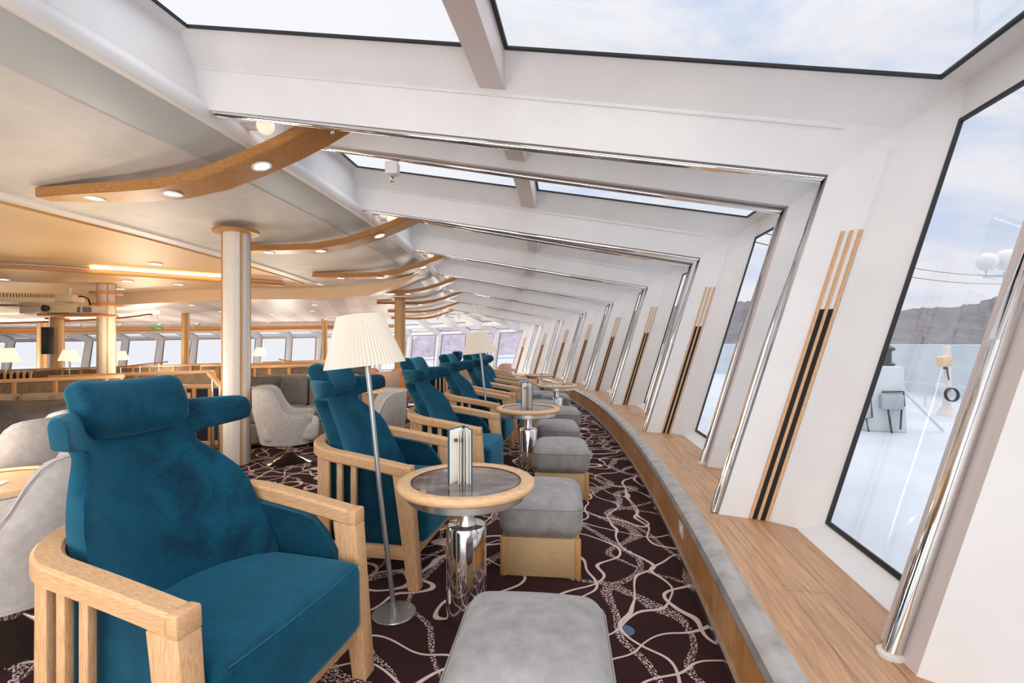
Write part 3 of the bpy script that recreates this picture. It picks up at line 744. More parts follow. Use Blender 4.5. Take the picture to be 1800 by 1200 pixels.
# ---- menu folder standing open
def make_menu():
    root = empty('menu_folder')
    def leaf(name, a, w, h, th, m, bend=0):
        bm = BM(); n = 6; P = []
        for s_ in (th/2, -th/2):
            P.append([[Vector((math.cos(a+bend*i/n)*w*i/n-math.sin(a)*s_, math.sin(a+bend*i/n)*w*i/n+math.cos(a)*s_, z)) for i in range(n+1)] for z in (0, h)])
        for g_ in P: grid(bm, g_)
        bm2 = bm
        quad(bm, [P[0][0][0], P[0][1][0], P[1][1][0], P[1][0][0]]); quad(bm, [P[0][0][n], P[0][1][n], P[1][1][n], P[1][0][n]])
        for r_ in (0, 1):
            for i in range(n): quad(bm, [P[0][r_][i], P[0][r_][i+1], P[1][r_][i+1], P[1][r_][i]])
        bmesh.ops.remove_doubles(bm, verts=bm.verts[:], dist=1e-5)
        return link(name, bm, m, root, smooth=False)
    leaf('front_cover', -2.22, .115, .235, .004, MENUBLUE); leaf('cover_lining', -2.16, .110, .230, .002, PAPER)
    for a, b in ((-1.86, .05), (-1.76, .03), (-1.66, .08), (-1.56, .1), (-1.48, .06)): leaf('page', a, .108, .222, .0015, PAPER, b)
    leaf('back_cover', -1.28, .115, .235, .004, MENUBLUE); leaf('cover_lining', -1.325, .110, .230, .002, PAPER)
    bm = BM(); add_box(bm, (-.025, -.085, .185), (.036, .006, .014), Matrix.Rotation(-.15, 4, 'Z')); link('clip', bm, DARKG, root)
    return root
m0 = make_menu()
m0.location = (-.215, 2.16, .5988); m0.rotation_euler = (0, 0, .12); tag(m0, 'open menu folder standing on the nearest round table', 'menu', 'standing menu folders')
m1 = copy_tree(m0); m1.location = (.15, 4.58, .5988+zf(0, 4.50)); m1.rotation_euler = (0, 0, .05); tag(m1, 'open menu folder standing on the second round table by the window row', 'menu', 'standing menu folders')

# ---- ottoman
def make_ottoman():
    root = empty('ottoman')
    def dome(p):
        q = p.copy()
        if p.z > 0: q.z += .03*(1-(p.x/.23)**2)*(1-(p.y/.24)**2)
        b = 1-(p.z/.11)**2; q.x *= 1+.015*b; q.y *= 1+.015*b
        return q
    link('cushion', rcube(.43, .47, .20, .065, 9, dome, c=(0, 0, .295)), GREYF, root, angle=75)
    bm = BM(); pts = []
    for sx_, sy_ in ((-1, -1), (1, -1), (1, 1), (-1, 1)):
        for k in range(5):
            a = math.atan2(sy_, sx_)-PI/4+PI/2*k/4; pts.append((sx_*.15+.065*math.cos(a), sy_*.17+.065*math.sin(a), .352))
    tube(bm, [(x*1.012, y*1.012, z) for x, y, z in pts], .003, 6, closed=True); link('piping', bm, GREYF, root.children[0])
    bm = BM(); add_box(bm, (0, 0, .1), (.40, .44, .198), bevel=.004); link('wood_base', bm, OTWOOD, root, angle=25)
    for sx_ in (-1, 1):
        for sy_ in (-1, 1):
            bm = BM(); add_box(bm, (sx_*.192, sy_*.212, .1), (.03, .03, .2), bevel=.005); link('corner_post', bm, OTPOST, root, angle=25)
    return root
OTWOOD = mat('ottoman_wood', sr(208, 176, 130), .5, col2=sr(190, 156, 110), scale=12, stretch=(2, 2, 26))
OTPOST = mat('ottoman_post', sr(206, 160, 100), .45, col2=sr(190, 142, 84), scale=8, stretch=(20, 20, 2))
ot0 = make_ottoman()
OT = [(.055, 1.36, -6, 'pale grey ottoman at the bottom of the picture, closest to the camera'),
      (.168, 2.70, -6, 'grey ottoman on a light wooden box just right of the nearest round table'),
      (.40, 3.93, -5, 'grey ottoman third from the camera, beside the chrome pedestal of the second table'),
      (.455, 4.90, -4, 'grey ottoman fourth from the camera, right of the second round table'),
      (.62, 6.0, -3, 'grey ottoman fifth from the camera, behind the menu table'),
      (.42, 6.75, -2, 'small looking grey ottoman left of the third table pedestal'),
      (.70, 7.75, -2, 'grey ottoman behind the pedestal of the third round table'),
      (.50, 8.35, 0, 'grey ottoman in front of the seventh armchair'),
      (.42, 9.4, 0, 'grey ottoman in front of the ninth armchair, left of the fourth table'),
      (.28, 10.9, 2, 'grey ottoman beyond the fourth round table'),
      (.2, 12.1, 3, 'farthest grey ottoman before the fifth round table')]
for i, (x, y, a, lb) in enumerate(OT):
    o = ot0 if i == 0 else copy_tree(ot0)
    o.location = (x, y, zf(x, y)); o.rotation_euler = (0, 0, math.radians(a)); tag(o, lb, 'ottoman', 'grey ottomans along the window row')

# ---- floor lamp with pleated shade
def make_lamp(name, tilt, shade_m, k=1.0, h=1.10):
    root = empty(name)
    bm = BM(); lathe(bm, [(0, 0), (.094, 0), (.096, .004), (.094, .008), (.02, .011), (0, .011)], 40); b_ = link('base_disc', bm, LAMPST, root)
    for a in (.6, 2.7, 4.8):
        q = BM(); lathe(q, [(.005, .0105), (.005, .0125), (0, .0125)], 10, c=(.07*math.cos(a), .07*math.sin(a), -.002)); link('screw', q, STEEL, b_)
    tp = Vector(tilt)
    bm = BM(); tube(bm, [Vector((0, 0, .008)), tp*.5+Vector((0, 0, h*.5)), tp+Vector((0, 0, h+.1))], .011, 12); tube(bm, [Vector((0, 0, .009)), Vector((0, 0, .03))], .015, 12); link('stem', bm, LAMPST, root)
    ax = (tp+Vector((0, 0, h))).normalized(); q = Vector((0, 0, 1)).rotation_difference(ax).to_matrix().to_4x4()
    m = Matrix.Translation(tp+Vector((0, 0, h))) @ q @ Matrix.Diagonal((k, k, k, 1))
    bm = BM(); n = 136; rings = []
    for r, z in ((.171, 0), (.1705, .006), (.098, .218), (.0975, .224)):
        rings.append([bm.verts.new(m @ Vector(((r+(.0045 if i % 2 else -.0045)*(r/.17))*math.cos(2*PI*i/n), (r+(.0045 if i % 2 else -.0045)*(r/.17))*math.sin(2*PI*i/n), z))) for i in range(n)])
    for a, b in zip(rings, rings[1:]):
        for i in range(n): bm.faces.new((a[i], a[(i+1) % n], b[(i+1) % n], b[i]))
    sh = link('lamp_shade', bm, shade_m, root, smooth=False)
    bm = BM()
    for r, z in ((.169, .003), (.0965, .221)): tube(bm, [m @ Vector((r*math.cos(2*PI*i/40), r*math.sin(2*PI*i/40), z)) for i in range(40)], .003, 6, closed=True)
    link('shade_ring', bm, PLEAT, sh)
    bm = BM(); bmesh.ops.create_uvsphere(bm, u_segments=16, v_segments=10, radius=.032, matrix=m @ Matrix.Translation((0, 0, .11))); link('bulb', bm, SHADEW, root)
    return root
lp0 = make_lamp('floor_lamp', (-.128, .0, 0), SHADE)
lp0.location = (-.523, 2.147, 0); tag(lp0, 'leaning grey floor lamp with pleated white shade standing beside the nearest round table', 'floor lamp', 'leaning floor lamps in the window row')
lp1 = copy_tree(lp0); lp1.location = (-.205, 5.0, zf(-.2, 5.0)); tag(lp1, 'second leaning floor lamp with pleated shade, rising behind the menu table', 'floor lamp', 'leaning floor lamps in the window row')
lp2 = copy_tree(lp0); lp2.location = (-.36, 9.3, zf(-.3, 9.3)); lp2.scale = (1, 1, .97); tag(lp2, 'farthest floor lamp of the window row, its shade hidden behind the second lamp shade', 'floor lamp', 'leaning floor lamps in the window row')
lw0 = make_lamp('floor_lamp', (0, 0, 0), SHADEW, 1.0, 1.10)
LW = [(122, 9.6, 'bright white floor lamp between the left edge and the black speaker'), (212, 12.0, 'bright white floor lamp just right of the fluted column'), (10, 7.6, 'bright white floor lamp at the far left edge of the picture'), (457, 12.6, 'bright white floor lamp right of the large cream column'), (138+-14, 12.5, 'bright white floor lamp half hidden by the honey column under the speaker')]
for i, (px, D, lb) in enumerate(LW):
    o = lw0 if i == 0 else copy_tree(lw0); x = (px-900)*D/F
    o.location = (x, D, zf(x, D)); tag(o, lb, 'floor lamp', 'lit floor lamps of the inner lounge')

# ---- tub swivel chair; faces local +x
def make_tub(m, name='tub_chair', chrome=True):
    root = empty(name); n = 40; bm = BM(); rings = []
    def top(a):   # a = 0 at the back
        c = math.cos(a); return .50+.27*(.5+.5*math.tanh((c-.25)*5.5))
    for i in range(n+1):
        a = lerp(-2.35, 2.35, i/n); zt = top(a); row = []
        for s_, zz in ((0, .20), (0, .30), (0, .5*(.3+zt)), (0, zt-.03), (-.012, zt-.006), (-.035, zt), (-.058, zt-.008), (-.068, zt-.035), (-.085, .42)):
            r = .27+.075*min(1, (zz-.2)/.35)+s_; row.append(bm.verts.new((-r*math.cos(a)*1.0, r*math.sin(a)*.98, zz)))
        rings.append(row)
    for a, b in zip(rings, rings[1:]):
        for k in range(len(a)-1): bm.faces.new((a[k], a[k+1], b[k+1], b[k]))
    for r_ in (rings[0], rings[-1]): bm.faces.new(r_)
    link('shell', bm, m, root, angle=60)
    bm = BM(); tube(bm, [Vector(((-.345+.0)*math.cos(a), .338*math.sin(a), top(a)+.0)) for a in [lerp(-2.3, 2.3, i/40) for i in range(41)]], .004, 6); link('piping', bm, m, root.children[0])
    link('seat', rcube(.50, .50, .20, .06, 6, None, c=(.03, 0, .33)), m, root, angle=70)
    bm = BM(); lathe(bm, [(0, .20), (.26, .20), (.27, .215), (0, .24)], 32); link('seat_pan', bm, m, root)
    bm = BM(); lathe(bm, [(0, 0), (.25, 0), (.255, .006), (.2, .022), (.08, .05), (.035, .09), (.032, .2), (0, .2)], 40); link('swivel_base', bm, CHROME, root)
    return root
tu0 = make_tub(LIGHTF)
def place(o, x, y, a, lb, cat, grp=None):
    o.location = (x, y, zf(x, y)); o.rotation_euler = (0, 0, math.radians(a)); tag(o, lb, cat, grp); return o
place(tu0, -2.04, 1.97, 214, 'pale grey tub chair on a chrome disc base directly left of the front armchair', 'tub chair', 'pale grey tub chairs')
place(copy_tree(tu0), -3.22, 3.05, 205, 'pale grey tub chair in front of the brown sofa at the left edge', 'tub chair', 'pale grey tub chairs')
place(copy_tree(tu0), -2.30, 5.0, 20, 'pale grey tub chair in front of the grey sofa, left of the second armchair', 'tub chair', 'pale grey tub chairs')
place(copy_tree(tu0), -1.30, 4.35, 200, 'pale beige tub chair seen through the notch of the second armchair backrest', 'tub chair', 'pale grey tub chairs')
pe0 = make_tub(PEACHF)
place(pe0, -2.25, 8.2, 160, 'peach tub chair beyond the second armchair, right of the front lamp pole', 'tub chair', 'peach tub chairs')
place(copy_tree(pe0), -1.40, 12.75, 180, 'peach tub chair by the far corner windows, seen right of the third head cushion', 'tub chair', 'peach tub chairs')
place(copy_tree(pe0), -.35, 12.2, 200, 'grey peach tub chair beside the last floor lamp', 'tub chair', 'peach tub chairs')
or0 = make_tub(ORANGEF)
place(or0, -2.75, 9.0, 20, 'tan leather tub chair left of the front lamp pole in the background', 'tub chair', 'tan tub chairs')
place(copy_tree(or0), -3.0, 10.4, 60, 'tan leather tub chair farther back, left of the dark cushion', 'tub chair', 'tan tub chairs')
place(copy_tree(or0), -2.0, 8.75, 250, 'tan leather tub chair by the small table with a menu, behind the third armchair', 'tub chair', 'tan tub chairs')

# ---- wood rimmed coffee tables of the inner lounge
def make_coffee(R, h):
    root = empty('coffee_table')
    bm = BM(); lathe(bm, [(R-.06, h-.03), (R-.01, h-.03), (R, h-.02), (R, h), (R-.01, h+.008), (R-.055, h+.008), (R-.06, h)], 56, caps=False); link('table_rim', bm, OAKRING, root, angle=60)
    bm = BM(); lathe(bm, [(0, h-.02), (R-.055, h-.02), (R-.055, h-.004), (0, h-.004)], 56); link('table_top', bm, OAKX, root)
    bm = BM(); lathe(bm, [(0, h-.085), (R-.06, h-.085), (R-.05, h-.08), (R-.05, h-.03), (0, h-.03)], 48); link('metal_band', bm, STEEL, root)
    bm = BM(); lathe(bm, [(0, 0), (.2, 0), (.2, .012), (.06, .03), (.06, h-.08), (0, h-.08)], 32); link('pedestal', bm, CHROME, root)
    return root
ct0 = make_coffee(.34, .50)
place(ct0, -2.68, 2.50, 20, 'low wooden coffee table with a paper napkin at the left edge', 'coffee table', 'wooden coffee tables')
place(copy_tree(ct0), -1.92, 7.4, 0, 'wooden coffee table with papers seen between the second and third armchairs', 'coffee table', 'wooden coffee tables')
place(copy_tree(ct0), -2.15, 9.75, 0, 'wooden coffee table with a menu, behind the third armchair head cushion', 'coffee table', 'wooden coffee tables')
place(copy_tree(ct0), -2.15, 12.6, 0, 'wooden coffee table near the far corner windows', 'coffee table', 'wooden coffee tables')
bm = BM(); add_box(bm, (0, 0, .002), (.16, .13, .004), Matrix.Rotation(.4, 4, 'Z')); nk = link('napkin', bm, PAPER); nk.location = (-2.68, 2.44, .4975+zf(-2.68, 2.5)); tag(nk, 'white paper napkin lying on the left coffee table', 'napkin')
bm = BM(); add_box(bm, (0, 0, .003), (.3, .2, .006), Matrix.Rotation(.3, 4, 'Z')); nk = link('paper_sheets', bm, PAPER); nk.location = (-1.85, 7.36, .497+zf(-1.9, 7.4)); tag(nk, 'white papers on the coffee table between the second and third armchairs', 'papers')
m2 = copy_tree(m0); m2.location = (-2.18, 9.77, .498+zf(-1.75, 9.7)); m2.rotation_euler = (0, 0, .2); tag(m2, 'menu folder standing on the coffee table behind the third armchair', 'menu', 'standing menu folders')
m3 = copy_tree(m0); m3.location = (-2.2, 12.6, .498+zf(-2.15, 12.6)); tag(m3, 'menu folder standing on the coffee table near the far corner windows', 'menu', 'standing menu folders')

# ---- sofas; face local +x, run along y
def make_sofa(L, m, name='sofa', n=3, hb=.82):
    root = empty(name)
    bm = BM(); rcube(.72, L, .24, .03, 4, None, c=(.06, 0, .17), bm=bm); link('sofa_base', bm, m, root, angle=60)
    for i in range(n):
        y = -L/2+L*(i+.5)/n
        link('seat_cushion', rcube(.62, L/n-.01, .16, .05, 6, None, c=(.12, y, .365)), m, root, angle=70)
        link('back_cushion', rcube(.17, L/n-.012, hb-.38, .05, 6, None, Matrix.Translation((-.24, y, .40+(hb-.38)/2)) @ ry(-.13)), m, root, angle=70)
    bm = BM(); add_box(bm, (-.33, 0, .38), (.05, L, .66), ry(-.10), bevel=.01); link('back_frame', bm, m, root)
    for sx_ in (-.2, .34):
        for sy_ in (-1, 1):
            bm = BM(); add_box(bm, (sx_, sy_*(L/2-.08), .026), (.05, .05, .052)); link('foot', bm, BLACK, root)
    return root
g = make_sofa(1.3, SOFAG, 'sofa', 2, .80); place(g, -2.62, 6.1, -82, 'grey fabric sofa behind the pale tub chair, right of the large cream column', 'sofa')
g = make_sofa(2.4, BROWN, 'sofa', 2, .80); place(g, -4.35, 4.1, -75, 'brown fabric sofa with a dark cushion at the left edge', 'sofa')
def cushion(w, h, m, x, y, z, rz, tilt, lb):
    root = tag(empty('throw_cushion', (x, y, z), rz), lb, 'cushion')
    def f(p):
        q = p.copy(); e = max(abs(p.y)/(w/2), abs(p.z)/(h/2)); q.x *= max(.12, 1-.9*e**3); q.z *= 1+.06*(abs(p.y)/(w/2))**2; q.y *= 1+.05*(abs(p.z)/(h/2))**2; return q
    c_ = link('cushion_body', rcube(.14, w, h, .05, 8, f, ry(tilt)), m, root, angle=80)
    bm = BM(); Mt = ry(tilt); k = [(-1, -1), (1, -1), (1, 1), (-1, 1)]; pts = []
    for (a, b), (c, d) in zip(k, k[1:]+k[:1]):
        for i in range(8): u, v = lerp(a, c, i/8), lerp(b, d, i/8); pts.append(Mt @ Vector((0, u*w/2*(1+.05*v*v), v*h/2*(1+.06*u*u))))
    tube(bm, pts, .006, 6, closed=True); link('piping', bm, m, c_); return root
sz = zf(-4.0, 3.9)
cushion(.56, .36, TAUPE, -3.80, 3.86, .62+sz, math.radians(-75), -.2, 'large dark taupe cushion leaning on the brown sofa at the left edge')
cushion(.34, .36, mat('charcoal_cushion', sr(88, 84, 82), .7, col2=sr(72, 68, 66), scale=9), -3.01, 5.88, .64+zf(-3.0, 5.9), math.radians(-82), -.2, 'charcoal cushion at the left end of the grey sofa')
cushion(.42, .26, TAUPE, -2.62, 7.9, .80+zf(-2.6, 7.9), math.radians(-60), -.5, 'dark taupe cushion on the peach seat behind the second armchair')

# ---- wooden booth partitions with upholstered panels
def booth(pts, z, name, lb, n=8, panel=None, base=.0, w=.06):
    """curved low partition: cap rail, posts, panels"""
    C = decked(pts, 0, 36); root = tag(empty('booth_partition', C[0]), lb, 'partition'); o = Vector(C[0])
    L_ = [p-o for p in C]
    bm = BM(); bar(bm, [p+Vector((0, 0, z)) for p in L_], rect(w, .05, .01)); link('cap_rail', bm, OAKX, root, angle=40)
    bm = BM(); bar(bm, [p+Vector((0, 0, .06+base)) for p in L_], rect(w*.9, .06, .008)); link('base_rail', bm, OAKX, root, angle=40)
    bm = BM(); bar(bm, [p+Vector((0, 0, (z+base)/2)) for p in L_], rect(.022, z-base-.06, .004)); link('panel', bm, panel or BROWN, root, angle=40)
    for i in range(n+1):
        p = L_[round(i*(len(L_)-1)/n)]
        bm = BM(); add_box(bm, p+Vector((0, 0, z/2)), (.05, .05, z-.02), bevel=.004); link('post', bm, HONEYV, root, angle=25)
    return root
booth([(-4.05, 5.95), (-3.8, 5.8), (-3.4, 5.82), (-3.1, 6.0)], .74, 'b', 'curved wooden booth partition with navy panels left of the large cream column', 6, NAVY)
# ornament board on that partition
x, y = -3.93, 5.80
ob = tag(empty('ornament_board', (x, y, .10+zf(x, y)), .25), 'light wooden board with a dark bell shaped ornament on the navy booth partition', 'board')
bm = BM(); add_box(bm, (0, 0, .29), (.16, .02, .56), bevel=.004); link('board', bm, OAKZ, ob)
bm = BM(); prism(bm, [(-.045, .22), (.045, .22), (.05, .26), (.02, .30), (.025, .36), (0, .42), (-.025, .36), (-.02, .30), (-.05, .26)], 1, -.016, -.009); link('ornament', bm, DARKG, ob)
bm = BM(); prism(bm, [(-.02, .30), (.02, .30), (.028, .36), (0, .46), (-.028, .36)], 1, -.0175, -.0165); link('ornament_tip', bm, HONEY, ob)
booth([(-8.6, 5.6), (-7.2, 5.95), (-6.1, 6.2), (-5.35, 6.45), (-5.5, 6.75), (-6.3, 6.85), (-6.7, 7.1), (-5.6, 7.4), (-4.6, 7.5)], .86, 'b', 'winding wooden booth partition with brown upholstery behind the brown sofa', 14)
booth([(-5.9, 9.2), (-4.9, 8.8), (-4.2, 9.0), (-3.7, 9.4)], .93, 'b', 'curved brown booth behind the front armchair head cushion, left of the large column', 6)
booth([(-4.5, 8.2), (-3.9, 7.8), (-3.3, 7.9), (-2.9, 8.3)], .90, 'b', 'curved wooden booth rim behind the grey sofa', 6)
booth([(-13.5, 11.2), (-11, 11.6), (-8.8, 12.0), (-7, 12.6)], .93, 'b', 'long low wooden partition under the far left windows', 14)
booth([(-6.6, 12.8), (-5, 12.9), (-3.9, 13.3)], .93, 'b', 'long low wooden partition under the windows right of the large column', 10)
# slatted screen and small fittings at the left edge
sc_ = tag(empty('slatted_screen', (-7.55, 7.2, zf(-7.55, 7.2)), .5), 'dark and light slatted wooden screen at the left edge', 'screen')
for i in range(9):
    bm = BM(); add_box(bm, (-.28+.07*i, 0, .48), (.035, .03, .95), bevel=.003); link('slat', bm, HONEYV, sc_, angle=25)
bm = BM(); add_box(bm, (0, .022, .47), (.62, .012, .92)); link('backing', bm, BLACK, sc_)
# handrails
def handrail(p, q, z0, z1, lb, n=2, wood=OAKX, r=.02, h=None):
    a, b = Vector((*p, zf(*p))), Vector((*q, zf(*q))); root = tag(empty('handrail', a), lb, 'handrail'); d = b-a
    bm = BM(); bar(bm, [Vector((0, 0, z0)), d*.5+Vector((0, 0, (z0+z1)/2)), d+Vector((0, 0, z1))], rect(r*2.4, r*2, .006)); link('wood_grip', bm, wood, root, angle=30)
    for i in range(n):
        t_ = (i+.5)/n if n > 1 else .5
        bm = BM(); c = d*t_; zt = lerp(z0, z1, t_); tube(bm, [c+Vector((0, 0, .0)), c+Vector((0, 0, zt-.01))], r*.55, 10); tube(bm, [c+Vector((0, 0, .0)), c+Vector((0, 0, zt-.22))], r, 12); link('post', bm, CHROME, root)
    return root
handrail((-3.27, 5.22), (-2.98, 5.0), .92, .76, 'short handrail on two chrome posts with a wooden grip, left of the large column', 2)
handrail((-8.3, 10.0), (-7.4, 10.4), .93, 1.02, 'slim wooden handrail sloping up behind the front armchair, right of the fluted column', 3, HONEY, .014)
handrail((-5.3, 11.0), (-4.4, 10.3), 1.0, .88, 'slim wooden handrail sloping down to the second armchair head cushion', 3, HONEY, .014)
# wall speaker, exit sign, projector
x, D = (83.5-900)*11.5/F, 11.5
spk = tag(empty('loudspeaker', (x, D, 1.2+(603-622)*D/F)), 'tall black loudspeaker hanging between the honey columns', 'loudspeaker')
hs = 47*D/F
bm = BM(); add_box(bm, (0, 0, hs/2), (.17, .16, hs), bevel=.012); link('cabinet', bm, BLACK, spk)
bm = BM(); add_box(bm, (0, -.083, hs/2), (.145, .008, hs-.05), bevel=.003); link('grille', bm, DARKG, spk)
bm = BM(); tube(bm, [(.04, 0, hs-.02), (.04, 0, hs+.30)], .012, 8); link('bracket', bm, STEEL, spk)
x, D = (276-900)*13/F, 13
ex = tag(empty('exit_sign', (x, D, 1.2+(603-580)*D/F)), 'small green emergency exit sign under the far ceiling edge', 'sign')
bm = BM(); add_box(bm, (0, 0, .05), (.33, .03, .10), bevel=.004); link('sign_box', bm, GREEN, ex)
bm = BM(); prism(bm, [(-.03, .02), (.0, .05), (-.03, .08), (-.015, .08), (.015, .05), (-.015, .02)], 1, -.0165, -.0155); prism(bm, [(.03, .035), (.11, .035), (.11, .06), (.03, .06)], 1, -.0165, -.0155); link('pictogram', bm, PAPER, ex, smooth=False)
bm = BM(); tube(bm, [(0, 0, .1), (0, 0, .42)], .01, 6); link('hanger', bm, STEEL, ex)
D = 7.9; x = (128-900)*D/F; z = 1.2+(603-556)*D/F
pj = tag(empty('projector', (x, D, z)), 'cream ceiling projector with vented side on a wooden shelf at the upper left', 'projector')
bm = BM(); add_box(bm, (-.08, 0, .12), (.62, .34, .15), bevel=.025); bd = link('housing', bm, mat('cream_plastic', sr(232, 208, 168), .45), pj)
bm = BM(); add_box(bm, (.27, -.01, .10), (.40, .30, .13), bevel=.015); link('rear_housing', bm, mat('pale_plastic', sr(214, 200, 186), .45), pj)
bm = BM()
for k in range(5): add_box(bm, (.14+.028*k, -.163, .10), (.012, .006, .085)); add_box(bm, (.32+.028*k, -.163, .10), (.012, .006, .085))
link('vent', bm, DARKG, pj)
bm = BM(); lathe(bm, [(0, 0), (.05, 0), (.055, .05), (.04, .06), (0, .05)], 20, m=Matrix.Translation((-.26, -.17, .12)) @ Matrix.Rotation(PI/2, 4, 'X')); link('lens', bm, DARKG, pj)
bm = BM(); add_box(bm, (.1, 0, .018), (1.0, .4, .035), bevel=.008); link('shelf', bm, HONEY, pj)
bm = BM(); add_box(bm, (-.05, .0, .29), (.30, .22, .12), bevel=.01); tube(bm, [(-.05, 0, .2), (-.05, 0, .46)], .03, 10); link('ceiling_mount', bm, mat('cream_metal', sr(236, 214, 176), .4), pj)
bm = BM(); tube(bm, [(.08, 0, .33), (.2, -.02, .32), (.3, -.05, .28), (.33, -.05, .18)], .012, 8); link('cable', bm, BLACK, pj)
# air grille bar beside it
gp = decked([(-9.6, 7.6), (-8.4, 8.2), (-7.6, 8.6)], 0, 24); gr = tag(empty('air_grille', gp[0]+Vector((0, 0, 2.2))), 'cream slotted air grille curving along the ceiling left of the projector', 'air grille'); o = Vector(gp[0])
bm = BM(); bar(bm, [p-o for p in gp], rect(.05, .16, .01)); link('grille_frame', bm, mat('cream_grille', sr(238, 210, 160), .4), gr)
bm = BM()
for i in range(60):
    u = i/59*(len(gp)-2); k = int(u); p = (gp[k].lerp(gp[k+1], u-k))-o; d = (gp[k+1]-gp[k]).normalized(); n = Vector((d.y, -d.x, 0)); n = n if n.y < 0 else -n
    add_box(bm, p+n*.0255+Vector((0, 0, .025)), (.012, .006, .06), Matrix.Rotation(math.atan2(d.y, d.x), 4, 'Z'))
link('slots', bm, DARKG, gr)
bm = BM(); tube(bm, [(-.0, -.1, -.1), (.5, .05, -.12), (1.0, .4, -.12), (1.5, .7, -.1)], .02, 8); link('pipe', bm, STEEL, gr)
# round downlights in the warm ceiling
def ceil_light(px, py, zc, lb, r=.09):
    D = 6.
    for _ in range(30):
        x = (px-900)*D/F; z = zc+zf(x, D); D = (z-1.2)*F/(603-py)
    x = (px-900)*D/F; root = tag(empty('ceiling_downlight', (x, D, zc+zf(x, D)-.012)), lb, 'downlight', 'round downlights in the warm ceiling')
    bm = BM(); lathe(bm, [(r*.8, 0), (r, 0), (r, .016), (r*.8, .016)], 24, caps=False); link('light_ring', bm, WHITEP, root)
    bm = BM(); lathe(bm, [(0, .002), (r*.82, .002), (r*.82, .014), (0, .014)], 24); link('light_lens', bm, DOWN, root)
for px, py, lb in ((4, 490, 'round downlight at the far left edge of the warm ceiling'), (187, 513, 'round downlight directly above the fluted column'), (224, 493, 'round downlight right of and above the fluted column'), (211, 507, 'faint downlight between two brighter ones above the fluted column'), (314, 499, 'round downlight left of the large column under the cove light'), (273, 463, 'round downlight just above the cove light'),
                   (337, 535.5, 'small downlight in the slatted ceiling left of the large column'), (257, 555, 'small downlight in the slatted ceiling above the exit sign'), (388, 547, 'small downlight beside the large column shaft'), (553, 535, 'downlight above the front lamp in the slatted ceiling'), (478, 551, 'downlight right of the large column, nearest it'), (515, 558, 'downlight right of the large column in the lower group, middle'), (573, 561, 'downlight left of the front lamp shade'), (549, 546, 'downlight over the far windows, right of the column')):
    ceil_light(px, py, 2.418, lb, .09 if py < 520 else .08)
# outlet plate on the ledge face
op = W(-.402, 2.60, .17); ol = tag(empty('outlet_plate', op, (2.60-CY)/R0), 'white socket plate on the wooden face of the window ledge', 'socket plate')
bm = BM(); add_box(bm, (-.002, 0, 0), (.006, .10, .075), bevel=.003); link('plate', bm, WHITE, ol)
bm = BM(); add_box(bm, (-.006, 0, 0), (.004, .03, .03), bevel=.001); link('socket', bm, PAPER, ol)
# ------------------------------------------------------------------ outside: deck, bulwark, gear, sea, hills
bm = BM(); grid(bm, [[W(o, s, -.02, False) for o in (.25, 2, 4, 6, 8.4)] for s in [-12+46*i/40 for i in range(41)]])
tag(link('outside_ground', bm, SNOW), kind='structure')
bm = BM(); wsweep(bm, [(8.3, -.02), (8.3, 1.12), (8.28, 1.16), (8.45, 1.17), (8.45, -.02)], -12, 34, 50, False)
tag(link('outside_wall', bm, mat('bulwark_paint', sr(214, 224, 230), .6, col2=sr(204, 214, 222), scale=2)), kind='structure')
def at(px, D): return ((px-900)*D/F, D)
x, y = at(1541, 6.9)
g = tag(empty('deck_locker', (x, y, -.02), -.25), 'pale grey deck locker with pipes and a dark lantern outside the near window', 'deck locker')
b_ = BM(); prism(b_, [(-.26, 0), (.26, 0), (.22, .9), (-.22, .9)], 1, -.25, .25, .015); link('cabinet', b_, MACH, g)
b_ = BM(); add_box(b_, (.05, -.30, .42), (.26, .1, .2), bevel=.01); jb = link('junction_box', b_, mat('grey_box', sr(168, 178, 184), .5), g)
b_ = BM(); tube(b_, [(-.2, -.27, .75), (-.17, -.28, .2), (-.25, -.30, .18), (-.22, -.3, 0)], .012, 8); tube(b_, [(.16, -.32, .33), (.14, -.33, .05)], .012, 8); tube(b_, [(.0, -.32, .33), (.04, -.33, 0)], .012, 8); tube(b_, [(-.05, -.27, .55), (.2, -.28, .56), (.21, -.28, .36)], .012, 8); link('conduit', b_, DARKG, g)
b_ = BM(); lathe(b_, [(0, .9), (.10, .9), (.10, .93), (.06, .95), (.06, 1.1), (.10, 1.12), (.10, 1.15), (.03, 1.2), (0, 1.2)], 16, c=(.12, 0, 0)); link('lantern', b_, DARKG, g)
b_ = BM(); tube(b_, [(.27, 0, .62), (.75, -.1, .02)], .02, 8); link('brace', b_, MACH, g)
x, y = at(1664, 8.2)
g = tag(empty('deck_light_post', (x, y, -.02)), 'white deck post with beige floodlight and coiled hose outside the near window', 'floodlight post')
b_ = BM(); lathe(b_, [(.14, 0), (.12, .06), (.06, .16), (.055, 1.16), (0, 1.17)], 16); link('post', b_, WHITEP, g)
b_ = BM(); add_box(b_, (-.13, -.1, .92), (.17, .15, .17), Matrix.Rotation(-.15, 4, 'Y'), bevel=.02); fl = link('floodlight', b_, BEIGE, g)
b_ = BM(); tube(b_, [(-.05, -.06, .80), (-.12, -.09, .80), (-.12, -.1, .85)], .02, 8); tube(b_, [(-.05, -.06, .80), (-.04, -.09, .6)], .01, 8); link('bracket', b_, DARKG, g)
b_ = BM(); add_box(b_, (-.19, -.09, .5), (.11, .08, .1), bevel=.01); link('junction_box', b_, MACH, g)
b_ = BM()
for k in range(3): tube(b_, [(-.02+.1*math.cos(a), -.10-k*.018+.04*math.sin(a), .36+.10*math.sin(a)+.03*math.cos(a)) for a in [2*PI*i/24 for i in range(24)]], .011, 6, closed=True)
link('hose_coil', b_, DARKG, g)
